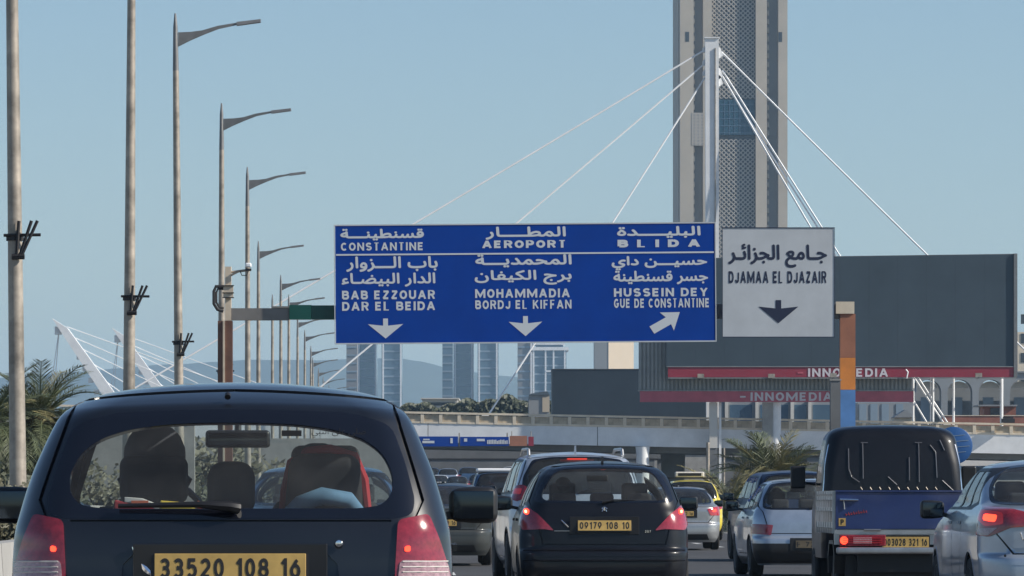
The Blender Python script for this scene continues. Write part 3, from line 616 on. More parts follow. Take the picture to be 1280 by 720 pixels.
# far leaning pylons of the second cable-stayed bridge
def leaning(label, x0, y0, k, Y):
    s = F/Y; r = empty('leaning_pylon', (P(x0+60*k, 625, Y).x, Y, 0), label, 'pylon', 'leaning pylons of the far bridge'); X = lambda px: (px-CX)/s-r.location.x; Z = lambda py: CH+(HY-py)/s
    g = lambda dx, dy: (X(x0+dx*k), Z(y0+dy*k))
    bx_, by_ = 112, 170
    MB().prism_y([g(0, 0), g(bx_, by_), g(bx_+22, by_), g(19, 12)], 0, 2.5).build('leg', 'white_steel', r, local=True)
    b = MB()
    for i in range(6): a = g(16+i*7.2, 20+i*14.5); b.box(a[0], a[0]+.8, .6, 1.8, a[1]-.3, a[1]+.5)
    b.build('cable_socket', 'white_steel', r, local=True)
    for (dx, dy, sl_) in ((24, 13, .36), (34, 27, .43), (41, 40, .48), (49, 55, .6), (55, 69, .72)):
        a = g(dx-6, dy-3); e = g(dx+(140-dy)/sl_, 140); MB().tube([(a[0], 1, a[1]), (e[0], 1, e[1])], .08, 5).build('stay_cable', 'white_steel', r, local=True)
    for dx in (-8, -1): a = g(8, 12); e = g(dx, 125); MB().tube([(a[0], 1.6, a[1]), (e[0], 1.6, e[1])], .08, 5).build('back_stay', 'white_steel', r, local=True)
    MB().box(X(x0+3*k), X(x0+11*k), .6, 2, Z(y0+20*k), Z(y0+10*k)).build('stay_head', 'concrete_white', r, local=True)
leaning('nearer leaning white pylon with stay cables left of the second lamp post', 65, 398, 1.0, 880)
leaning('farther leaning white pylon just right of the first, behind the second lamp post', 140, 410, .88, 980)
fb = empty('far_bridge', (P(250, 625, 920).x, 920, 0), 'low far bridge deck under the leaning pylons', 'bridge'); s = F/920
MB().box(-62, 40, 0, 10, CH+(HY-545)/s, CH+(HY-533)/s).build('deck', 'concrete', fb, local=True)
for k in range(7): MB().box(-58+k*16, -56+k*16, 3, 6, 0, CH+(HY-545)/s-.01).build('pier', 'concrete', fb, local=True)

# ---------------------------------------------------------------- billboards
Y = 397.2; s = F/Y
bb = empty('billboard', (P(1050, 625, Y).x, Y, 0), 'huge bare dark grey billboard with maroon strip lettered along its foot', 'billboard', 'billboards')
X = lambda px: (px-CX)/s-bb.location.x; Z = lambda py: CH+(HY-py)/s
tops = lambda px: Z(324-(px-833)*.0135); 
n = 12
for i in range(n):
    a, c = 833+i*(434/n), 833+(i+1)*(434/n)-.1
    MB().prism_y([(X(a), Z(458)), (X(c), Z(458)), (X(c), tops(c)), (X(a), tops(a))], 0, .08).build('sheet_panel', 'board', bb, local=True)
MB().prism_y([(X(831.5), Z(458)), (X(1271), Z(458)), (X(1271), tops(1271)+.06), (X(831.5), tops(832)+.06)], .085, .5).build('backing', 'board_frame', bb, local=True)
MB().box(X(1267.2), X(1271.5), -.15, .6, Z(472), Z(317)).build('edge_frame', 'galv_dark', bb, local=True)
MB().box(X(835), X(1267), -.06, .3, Z(471.5), Z(459)).build('maroon_strip', 'maroon', bb, local=True)
MB().box(X(833), X(1270), -.12, .4, Z(459)+.01, Z(457.8)).build('strip_ledge', 'corr', bb, local=True); MB().box(X(835), X(1270), -.2, .3, Z(473.2), Z(472)).build('strip_ledge', 'corr', bb, local=True)
letters('L', 'INNOMEDIA', X(1010), X(1110), Z(471), Z(460.5), .2, 'lettering', 'board_letter', bb, -.09)
MB().box(X(997), X(1004), -.09, -.075, Z(467), Z(465)).build('lettering', 'pink', bb, local=True)
def flood(px, py, par, X, Z):
    b = MB().box(X(px)-.25, X(px)+.25, -1.75, -1.45, Z(py+3), Z(py-2)); o = b.build('floodlight', 'galv', par, local=True)
    MB().tube([(X(px), -.1, Z(py+5)), (X(px), -1.5, Z(py+4)), (X(px), -1.6, Z(py+1))], .035, 5).build('lamp_arm', 'galv_dark', o, local=True)
flood(1221, 469, bb, X, Z); flood(1040, 469, bb, X, Z)
for px, r_ in ((1146, .09), (1171, .09), (1197, .09), (1257.5, .13), (1171-3, .04)): MB().tube([(X(px), 3.6, dz(px, 529)), (X(px), 3.6, Z(470)), (X(px), .5, Z(468))], r_, 8).build('support_post', 'white_steel', bb, local=True, smooth=True)
MB().tube([(X(1133), -.3, Z(473)), (X(1134.5), -.35, Z(465)), (X(1132), -.3, Z(462))], .06, 5).build('cable_loop', 'white_steel', bb, local=True)
B2Y = 398.4
b2 = empty('billboard', (P(970, 625, B2Y).x, B2Y, 0), 'ribbed back billboard with faded red lettered strip, lower and behind the dark one', 'billboard', 'billboards'); s2 = F/B2Y
X = lambda px: (px-CX)/s2-b2.location.x; Z = lambda py: CH+(HY-py)/s2
MB().box(X(798.5), X(1140), .1, .5, Z(487.5), Z(345)).build('backing', 'corr', b2, local=True)
b = MB(); k = 0; px = 799
while px < 1139: b.prism_y([(X(px), Z(487)), (X(px+2.4), Z(487)), (X(px+2.4), Z(346)), (X(px), Z(346))], -.08, .09); px += 5
b.build('sheet_rib', 'corr', b2, local=True)
MB().box(X(797.5), X(1141), -.2, .5, Z(489), Z(487.6)).build('strip_ledge', 'corr', b2, local=True); MB().box(X(800), X(1142), -.15, .3, Z(502.5), Z(489.1)).build('red_strip', 'pink', b2, local=True)
letters('L', 'INNOMEDIA', X(938), X(1040), Z(501), Z(490.5), .2, 'lettering', 'board_letter', b2, -.17)
MB().box(X(925), X(932), -.17, -.155, Z(497), Z(495)).build('lettering', 'board_letter', b2, local=True)
MB().box(X(835), X(838), -.3, .1, Z(475), Z(428)).build('downpipe', 'corr_dark', b2, local=True)
for px in (875, 963): flood(px, 470, b2, X, Z)
MB().box(X(953.5), X(966), .2, 1.1, 0, Z(503)).build('concrete_column', 'concrete', b2, local=True)
MB().lathe([(.42, 0), (.42, Z(503))], (X(970), .65, 0), 'z', 16).build('round_column', 'concrete_white', b2, local=True, smooth=True)
MB().box(X(887), X(897), .2, .9, Z(560), Z(503)).build('concrete_column', 'far_white', b2, local=True); MB().box(X(899), X(902), .4, .7, 0, Z(503)).build('support_post', 'white_steel', b2, local=True)
MB().box(X(887), X(897), .25, .85, 0, Z(560)-.01).build('column_foot', 'concrete_dark', b2, local=True)

# ---------------------------------------------------------------- sign gantry
G = 138.3; s = 47.0
ga = empty('sign_gantry', (P(660, 625, G).x, G, 0), 'steel sign gantry spanning the road with a painted right post', 'gantry'); X = lambda px: (px-CX)/s-ga.location.x; Z = lambda py: CH+(HY-py)/s
MB().box(X(272), X(290), .05, .45, 0, Z(401)).build('post_casing', 'brown_panel', ga, local=True); MB().box(X(278.5), X(281), .0, .045, 0, Z(401)).build('corner_strip', 'cream_steel', ga, local=True)
MB().box(X(281), X(288.5), .1, .4, Z(401)+.01, Z(333)).build('post', 'cream_steel', ga, local=True)
MB().box(X(279), X(291.5), .02, .09, Z(372), Z(357)).build('control_box', 'cream_steel', ga, local=True)
for y in (357, 366, 372): MB().box(X(278), X(292.5), -.02, .015, Z(y+.6), Z(y-.6)).build('band', 'bracket', ga, local=True)
b = MB().tube([(X(279), 0, Z(358)), (X(270), -.03, Z(358)), (X(267.5), -.05, Z(364)), (X(267.5), -.05, Z(380)), (X(272), -.03, Z(387)), (X(279), 0, Z(389))], .045, 7); b.tube([(X(279), .1, Z(361)), (X(272), .05, Z(361)), (X(270.5), .02, Z(366)), (X(270.5), .02, Z(378)), (X(274), .05, Z(384)), (X(279), .1, Z(385))], .03, 6)
b.build('cable_coil', 'bracket', ga, local=True, smooth=True)
b = MB().tube([(X(288), .2, Z(340)), (X(300), .15, Z(338.5)), (X(313), .1, Z(337))], .035, 6); b.tube([(X(288), .2, Z(344)), (X(297), .15, Z(339.5))], .025, 6)
ca = b.build('camera_arm', 'galv', ga, local=True, smooth=True)
MB().box(X(307), X(314), 0, .12, Z(338.5), Z(335.5)).build('mount', 'bracket', ca, local=True); MB().rbox((X(310.5), .02, Z(331.5)), (.16, .2, .12), .3).build('camera_housing', 'white_steel', ca, local=True, smooth=True)
MB().tube([(X(310), .1, Z(339)), (X(308), .1, Z(344)), (X(302), .1, Z(344)), (X(300), .1, Z(339))], .014, 5).build('cable', 'bracket', ca, local=True)
MB().box(X(286), X(361), .12, .4, Z(400), Z(385)).build('beam_cover', 'grey_cover', ga, local=True)
MB().box(X(340), X(363), .1, .42, Z(384.5), Z(382.5)).build('cover_lid', 'cream_steel', ga, local=True)
MB().box(X(361)+.01, X(389), .08, .43, Z(399), Z(381)).build('beam_cover', 'green_cover', ga, local=True); MB().box(X(389)+.01, X(419), .08, .43, Z(399), Z(381.5)).build('beam_cover', 'dark_green_cover', ga, local=True)
b = MB()
for k in range(10): b.box(X(389)+k*.065+.02, X(389)+k*.065+.04, .06, .079, Z(398.5), Z(382))
b.build('cover_rib', 'dark_green_cover', ga, local=True)
MB().box(X(419)+.01, X(1052), .15, .4, Z(398), Z(380)).build('beam', 'grey_cover', ga, local=True)
MB().box(X(1045), X(1068), .02, .5, Z(392), Z(377)).build('post_cap', 'rail_stone', ga, local=True)
for a, c, m_ in ((392.3, 447, 'paint_brown'), (447.2, 487, 'paint_orange'), (487.2, 636, 'paint_blue')): MB().box(X(1050.5), X(1069.5), .06, .46, Z(c), Z(a)).build('post_section', m_, ga, local=True)
MB().box(X(1050.5), X(1069.5), .06, .46, 0, Z(636)-.004).build('post_section', 'concrete', ga, local=True)
cp = empty('concrete_pillar', (P(1044.5, 625, G-1).x, G-1, 0), 'plain grey concrete pillar touching the left of the orange and blue post', 'pillar')
MB().box(-.13, .13, 0, .4, 0, CH+(HY-476)/47.3).build('shaft', 'concrete_dark', cp, local=True); MB().box(-.15, .15, -.02, .42, CH+(HY-476)/47.3+.003, CH+(HY-474)/47.3).build('cap', 'concrete', cp, local=True)
# blue panel
bl = empty('direction_sign', P(656.5, 354, G-.35), 'big blue overhead direction sign listing Constantine, Aeroport and Blida', 'road sign')
x0 = lambda px: (px-656.5)/s; z0 = lambda py: (354-py)/s
bl.rotation_euler = (0, R_(-.42), 0)
TW, TH = 236.5/s, 73.0/s
MB().box(-TW, TW, 0, .05, -TH, TH).build('sign_panel', 'sign_blue', bl, local=True)
b = MB(); e = .035
b.box(-TW-.01, TW+.01, -.012, .05, TH+.001, TH+e); b.box(-TW-.01, TW+.01, -.012, .05, -TH-e, -TH-.001); b.box(-TW-e, -TW-.011, -.012, .05, -TH-e, TH+e); b.box(TW+.011, TW+e, -.012, .05, -TH-e, TH+e)
b.build('border', 'sign_white', bl, local=True)
MB().box(-TW+.02, TW-.02, -.01, -.003, z0(318), z0(316)).build('divider_line', 'letter_white', bl, local=True)
for k in range(5): MB().box(-TW+.5+k*2.2, -TW+.62+k*2.2, .051, .15, -TH, TH).build('back_rib', 'galv', bl, local=True)
yl = -.006
corr = lambda px, py: py+(px-656.5)*.0073      # undo the panel's small tilt when reading heights
def LT(kind, t, a, c, y_top, y_bot, bold): 
    m_ = (a+c)/2; return letters(kind, t, x0(a), x0(c), z0(corr(m_, y_bot)), z0(corr(m_, y_top)), bold, 'lettering', 'letter_white', bl, yl)
LT('A', 'قسنطينـــة', 427, 530, 286.5, 300, .028); LT('L', 'CONSTANTINE', 427, 530, 303.2, 313.2, .2)
LT('A', 'باب الـــزوار', 434, 547, 321, 339, .026); LT('A', 'الدار البيضـاء', 428, 544, 341.5, 358, .024)
LT('L', 'BAB EZZOUAR', 428, 544, 363, 374, .21); LT('L', 'DAR EL BEIDA', 428, 544, 377, 388, .21)
LT('A', 'المطــــار', 608, 707, 284, 299, .028); LT('L', 'AEROPORT', 603, 708, 300.5, 310, .24)
LT('A', 'المحمديـــة', 595, 714, 318.5, 333.5, .028); LT('A', 'برج الكيفان', 594, 714, 338, 355.5, .024)
LT('L', 'MOHAMMADIA', 594, 712, 361, 372, .21); LT('L', 'BORDJ EL KIFFAN', 594, 714, 375, 386, .2)
LT('A', 'البليــــدة', 772, 875, 283.5, 297, .028); LT('L', 'B L I D A', 772, 875, 299.5, 309, .27)
LT('A', 'حسيـــن داي', 765, 883, 320.5, 337, .028); LT('A', 'جسر قسنطينة', 767, 884, 338.5, 355, .024)
LT('L', 'HUSSEIN DEY', 767, 884, 360, 370.5, .21); LT('L', 'GUE DE CONSTANTINE', 767, 886, 373, 384.5, .2)
def down_arrow(cx, y0_, y1_, hw, m_, par, x0, z0, yl, stem=3):
    h = y1_-y0_; pts = [(cx-stem, y0_), (cx+stem, y0_), (cx+stem, y0_+h*.36), (cx+hw, y0_+h*.28), (cx, y1_), (cx-hw, y0_+h*.28), (cx-stem, y0_+h*.36)]
    vv, ff = fill([[(x0(a), z0(c)) for a, c in pts]], []); MB().add([(a, yl, c) for a, c in vv], ff).build('arrow', m_, par, local=True)
down_arrow(482, corr(482, 398), corr(482, 423), 22, 'letter_white', bl, x0, z0, yl); down_arrow(656.5, 395, 420, 21, 'letter_white', bl, x0, z0, yl)
pts = [(811, 408), (831.5, 396.5), (824, 390.5), (849, 390), (841.5, 413), (838, 405), (817, 417)]
vv, ff = fill([[(x0(a), z0(corr(a, c))) for a, c in pts]], []); MB().add([(a, yl, c) for a, c in vv], ff).build('arrow', 'letter_white', bl, local=True)
ws = empty('direction_sign', P(973, 353, G-.35), 'white overhead sign for Djamaa el Djazair with a navy down arrow', 'road sign')
x0 = lambda px: (px-973)/s; z0 = lambda py: (353-py)/s; TW, TH = 69.3/s, 67.6/s
MB().box(-TW, TW, 0, .05, -TH, TH).build('sign_panel', 'sign_white', ws, local=True)
b = MB(); e = .022
b.box(-TW-.01, TW+.01, -.012, .05, TH+.001, TH+e); b.box(-TW-.01, TW+.01, -.012, .05, -TH-e, -TH-.001); b.box(-TW-e, -TW-.011, -.012, .05, -TH-e, TH+e); b.box(TW+.011, TW+e, -.012, .05, -TH-e, TH+e); b.build('border', 'letter_navy', ws, local=True)
for k in range(2): MB().box(-TW+.5+k*1.6, -TW+.62+k*1.6, .051, .15, -TH, TH).build('back_rib', 'galv', ws, local=True)
letters('A', 'جـامع الجزائـر', x0(911), x0(1033), z0(334), z0(305.5), .032, 'lettering', 'letter_navy', ws, yl); letters('L', 'DJAMAA EL DJAZAIR', x0(911), x0(1033), z0(354), z0(339), .2, 'lettering', 'letter_navy', ws, yl)
down_arrow(973, 375, 404, 25, 'letter_navy', ws, x0, z0, yl, 3.5)

# ---------------------------------------------------------------- lamp posts
def make_lamp():
    r = empty('street_lamp', (0, 0, 0), 'x', 'street lamp', 'street lamps in a row left of the road')
    MB().tube([(0,0,0), (0,0,.02), (0,0,.6)], [.2, .2, .13], 14).build('base', 'galv_dark', r, local=True, smooth=True)
    MB().tube([(0, 0, .6+1.27*i) for i in range(9)], [.12-.0065*i for i in range(9)], 14).build('pole', 'galv', r, local=True, smooth=True)
    MB().tube([(0,0,10.76), (0,0,11.75), (0,0,12.05)], [.068, .05, .02], 10).build('spike', 'galv_dark', r, local=True, smooth=True)
    up = [(0.06, 11.62), (.35, 11.63), (.6, 11.66), (.95, 11.76), (1.4, 11.83)]; lo = [(0.06, 11.30), (.3, 11.42), (.65, 11.57), (.97, 11.69), (1.4, 11.78)]
    MB().prism_y(lo+up[::-1], -.03, .03).build('arm', 'galv_dark', r, local=True)
    MB().hexa([(1.38, -.11, 11.76), (1.92, -.11, 11.83), (1.92, .11, 11.83), (1.38, .11, 11.76)], [(1.38, -.09, 11.84), (1.92, -.08, 11.90), (1.92, .08, 11.90), (1.38, .09, 11.84)]).build('lamp_head', 'galv_dark', r, local=True)
    return r
def bracket(r):
    b = MB().lathe([(.12, -.03), (.12, .03)], (0, 0, 4.62), 'z', 12); b.tube([(-.14, -.1, 4.66), (.36, -.12, 4.66)], .022, 6); b.tube([(-.03, -.13, 4.37), (.14, -.13, 4.37)], .04, 6)
    bk = b.build('flag_bracket', 'bracket', r, local=True)
    for a, c in ((.05, .07), (.08, .24), (.10, .32)): MB().tube([(a-.02, -.13, 4.34), (c, -.13, 4.85)], .024, 6).build('flag_tube', 'bracket', bk, local=True)
def copy_tree(o, parent=None):
    c = o.copy(); COL.objects.link(c); c.parent = parent
    for ch in o.children: copy_tree(ch, c)
    return c
lamp0 = make_lamp(); lamp0b = None
lamps = [(24, 70.0, -.7, 1, 'nearest thick street lamp pole at the left edge, cut off by the frame'), (160, 91, .35, 1, 'second street lamp pole from the left, its head above the frame'),
 (225.5, 117, -.55, 1, 'tallest street lamp whose head shows, third pole from the left'), (277, 143.5, 0, 1, 'street lamp whose pole stands against the gantry post'), (310, 171, -.1, 1, 'street lamp right behind the gantry post with arm below the sky middle'),
 (323, 220, 0, 0, 'street lamp rising just right of the gantry camera'), (351, 253, 0, 0, 'street lamp whose arm shows above the grey beam cover'), (340.5, 277, 0, 2, 'bare pole without visible arm behind the grey beam cover'),
 (361, 277, 0, 0, 'street lamp whose head touches the green beam cover'), (372, 308, 0, 0, 'faint street lamp behind the green beam cover'), (381, 335, 0, 0, 'first street lamp with arm under the green cover'),
 (388.6, 369, 0, 0, 'second street lamp with arm under the green cover'), (391, 399, 0, 0, 'third street lamp with arm under the green cover'), (398, 430, 0, 0, 'fourth far street lamp left of the blue sign corner'),
 (404, 462, 0, 0, 'fifth far tiny street lamp under the blue sign corner'), (411, 495, 0, 0, 'farthest tiny street lamp just left of the skyscrapers')]
for i, (px, Y, lean, kind, lab) in enumerate(lamps):
    if i == 0: o = lamp0
    else: o = copy_tree(lamp0)
    if i and kind == 2:
        for ch in list(o.children):
            if ch.name.startswith('arm') or ch.name.startswith('lamp_head'): bpy.data.objects.remove(ch)
    o['label'] = lab; o.location = ((px-CX)/F*Y, Y, 0); o.rotation_euler = (0, R_(lean), R_(random.uniform(-3, 3)))
for o in [q for q in bpy.data.objects if q.name.startswith('street_lamp')][:5]: bracket(o)

# ---------------------------------------------------------------- plants
def frond_mesh(L, droop, nleaf, seed, wid=.42, up=.9):
    rn = random.Random(seed); b = MB(); path = []; a = up; x = z = 0
    n = 10
    for i in range(n+1):
        path.append((x, 0, z)); a -= droop/n*(1+i*.1); x += L/n*math.cos(a); z += L/n*math.sin(a)
    b.tube(path, [.022*(1-.8*i/n)+.004 for i in range(n+1)], 4)
    for k in range(nleaf):
        t = .12+.88*k/nleaf; f = t*n; i = min(n-1, int(f)); p = Vector(path[i]).lerp(Vector(path[i+1]), f-i); d = (Vector(path[i+1])-Vector(path[i])).normalized()
        ln = wid*L*(math.sin(PI*min(1, t*.8+.12))**.7)*.5*rn.uniform(.8, 1.1)
        for sd_ in (1, -1):
            dr = (d*rn.uniform(.7, .95)+Vector((0, sd_, 0))*rn.uniform(.6, .9)+Vector((0, 0, rn.uniform(.05, .45)))).normalized()
            tip = p+dr*ln+Vector((0, 0, -ln*.25)); mid = p+dr*ln*.5; wv = d*.014*L*.5
            b.add([p-wv*.6, p+wv*.6, mid+wv, tip, mid-wv], [(0,1,2,3,4)])
    me = bpy.data.meshes.new('frond'); me.from_pydata(b.v, [], b.f); me.materials.append(M['frond']); me.update(); return me
def palm(name, label, loc, trunk_h, L, n, seed, trunk_r=.2, dry=.15, lo=-.5, hi=1.4, wid=.42, nleaf=46):
    r = empty(name, loc, label, 'palm'); rn = random.Random(seed)
    if trunk_h > .3:
        b = MB(); prf = []
        k = 0; z = 0
        while z < trunk_h: prf += [(trunk_r*(1.12-.1*z/trunk_h), z), (trunk_r*(.98-.1*z/trunk_h), z+.1)]; z += .11
        b.lathe(prf, (0, 0, 0), 'z', 14); b.build('trunk', 'bark', r, local=True, smooth=False)
        b = MB().lathe([(trunk_r*.9, trunk_h-.1), (trunk_r*1.6, trunk_h+.15), (trunk_r*1.2, trunk_h+.4)], (0, 0, 0), 'z', 10); b.build('crown_heart', 'bark', r, local=True)
    else: MB().lathe([(.2, 0), (.28, .25), (.1, .5)], (0, 0, 0), 'z', 10).build('trunk', 'bark', r, local=True)
    meshes = [frond_mesh(L, dr, nleaf, seed*10+i, wid, 0) for i, dr in enumerate((.55, .9, 1.25, 1.6))]
    dm = [m_.copy() for m_ in meshes]
    for m_ in dm: m_.materials.clear(); m_.materials.append(M['frond_dry'])
    for k in range(n):
        t = k/n; el = hi+(lo-hi)*(t**.9)+rn.uniform(-.12, .12); az = k*2.39996+rn.uniform(-.2, .2)
        idx = min(3, int(t*4+rn.uniform(-.4, .8))) if t < 1 else 3; idx = max(0, idx)
        o = bpy.data.objects.new('frond', (dm if rn.random() < dry else meshes)[idx]); COL.objects.link(o); o.parent = r
        o.location = (0, 0, trunk_h+.15 if trunk_h > .3 else .25)
        o.rotation_mode = 'XYZ'; o.rotation_euler = (rn.uniform(-.25, .25), -el, az); sc_ = rn.uniform(.8, 1.1); o.scale = (sc_, sc_, sc_)
    return r
palm('palm_tree', 'date palm with full green crown behind the first lamp post', (P(50, 625, 122).x, 122, 0), 2.75, 1.65, 80, 3, .22, .12, -.7, 1.4, .55, 44)
palm('palm_tree', 'palm crown cut by the left edge of the picture', (P(-12, 625, 118).x, 118, 0), 2.6, 1.7, 60, 5, .22, .12, -.5, 1.3, .55, 40)
palm('palm_bush', 'broad bushy palm without trunk beside the bridge, above the blue car', (P(965, 625, 190).x, 190, .2), .9, 2.7, 130, 8, .3, .3, -.2, 1.45, .5, 44)
palm('palm_bush', 'darker palm clump at the right of the broad palm bush, behind the pickup mirror', (P(1003, 625, 196).x, 196, .2), .6, 2.1, 60, 21, .25, .15, -.2, 1.4, .5, 36)
palm('palm_bush', 'spiky low palm clump just left of the broad palm bush', (P(912, 625, 176).x, 176, .5), 0, 2.3, 60, 11, .3, .65, -.1, 1.3, .3, 34)
def shrub(label, px, Y, w_, h, n, seed, pale=False, ls=.09):
    rn = random.Random(seed); r = empty('shrub', (P(px, 625, Y).x, Y, 0), label, 'shrub', 'shrubs on the left verge'); b = MB()
    blobs = [(rn.uniform(-.8, .8)*w_/2, rn.uniform(-.5, .5)*w_/2, rn.uniform(.3, .85)*h, rn.uniform(.25, .42)*min(w_, h)) for _ in range(9)]
    for k in range(n):
        q = blobs[k % len(blobs)]; v = Vector((rn.gauss(0, 1), rn.gauss(0, 1), rn.gauss(0, 1))).normalized()*q[3]*rn.uniform(.55, 1.08); p = Vector(q[:3])+v
        if p.z < .02: continue
        a = Vector((rn.gauss(0, 1), rn.gauss(0, 1), rn.gauss(0, 1))).normalized(); c = a.orthogonal().normalized()*ls*rn.uniform(.5, 1.2); d = a*ls*.5*rn.uniform(.6, 1.2)
        b.add([p-c, p+d, p+c, p-d], [(0,1,2,3)])
    b.build('foliage', 'leaf2' if pale else 'leaf', r, local=True)
    b = MB()
    for q in blobs[:6]: b.tube([(0, 0, 0), (q[0]*.6, q[1]*.6, q[2]*.5), q[:3]], [.05, .03, .012], 5)
    b.build('stem', 'bark', r, local=True); return r
shrub('dark green shrub at the left edge under the cut palm', 0, 95, 1.9, 1.7, 5200, 1); shrub('bushy shrub between the first lamp post and the dark hatchback', 52, 104, 1.9, 1.35, 5200, 2)
shrub('pale shrub low at the left edge above the barrier', 8, 60, 1.1, 1.25, 4200, 3, True, .05); shrub('shrub seen dimly through the left half of the hatchback window', 150, 150, 3.2, 2.0, 1500, 4, True, .13)
shrub('pale shrub seen through the hatchback rear window centre', 250, 210, 5, 3.3, 1700, 5, True, .2); shrub('dark shrub behind the hatchback rear window', 205, 175, 3.6, 2.4, 1600, 12, False, .16)
shrub('olive shrub seen right of the cabin mirror through the window', 345, 230, 5.5, 3.0, 1700, 15, True, .2)
shw = empty('verge_wall', (P(40, 625, 160).x, 160, 0), 'low grey wall behind the palms on the left', 'wall')
MB().box(-3, 9, 0, .3, 0, CH+(HY-527)/(F/160)-.35).build('back_wall', 'concrete', shw, local=True).location = (0, 90, .9)
MB().box(-3, 5, 0, .3, 0, CH+(HY-527)/(F/160)).build('wall_panel', 'concrete', shw, local=True); MB().box(-3, 5, -.06, .36, CH+(HY-527)/(F/160)+.005, CH+(HY-524)/(F/160)).build('coping', 'concrete_white', shw, local=True)
for a in (-1.6, -.4, .6): MB().box(a, a+.7, -.03, -.005, 2.2, 3.1).build('opening', 'dark_open', shw, local=True)
pf = empty('red_roof_house', (P(-60, 625, 260).x, 260, 0), 'house with red roof glimpsed between the left palms', 'house')
MB().box(-3, 4, 0, 6, 0, 4.3).build('wall', 'far_white', pf, local=True); MB().prism_y([(-3.3, 4.31), (4.3, 4.31), (3, 5.2), (-2, 5.2)], -.3, 6.3).build('roof', 'brick', pf, local=True); MB().box(-1, 0, -.05, -.005, 2, 4).build('window', 'dark_open', pf, local=True)
# tree line among the skyscraper bases
rn = random.Random(9); b = MB(); s = F/600
for k in range(9000):
    px = rn.uniform(500, 700); top = 508-9*math.exp(-((px-625)/45)**2)-3*math.sin(px/9)-2*math.sin(px/4); py = top+rn.random()**1.5*(535-top); p = P(px, py, 600+rn.uniform(-4, 4))
    a = Vector((rn.gauss(0, 1), rn.gauss(0, 1), rn.gauss(0, 1))).normalized(); c = a.orthogonal().normalized()*.35; b.add([p-c, p+a*.3, p+c, p-a*.3], [(0,1,2,3)])
o = b.build('tree_belt', M['leaf']); tag(o, 'dark belt of distant trees above the bridge railing', 'trees', kind='stuff')

# ---------------------------------------------------------------- round blue sign behind the pickup
rs = empty('round_sign', (P(1192, 625, 84).x, 84, 0), 'round blue traffic sign half hidden behind the pickup cab', 'road sign'); zc = CH+(HY-557)/(F/84)
MB().lathe([(.30, .02), (.305, 0), (.305, -.02), (.29, -.03)][::-1], (0, 0, zc), 'y', 40).build('disc', 'traffic_blue', rs, local=True, smooth=True)
MB().tube([(0, .05, 0), (0, .05, zc+.2)], .035, 10).build('post', 'galv', rs, local=True, smooth=True)
b = MB()
for k, (a, c) in enumerate(((-.02, .18), (-.02, .24), (.0, .26), (.02, .2))): b.add([(a, -.035, zc+.15-k*.09), (c, -.035, zc+.17-k*.09), (c, -.035, zc+.18-k*.09), (a, -.035, zc+.16-k*.09)], [(0,1,2,3)])
b.build('faded_line', 'floor_line', rs, local=True)
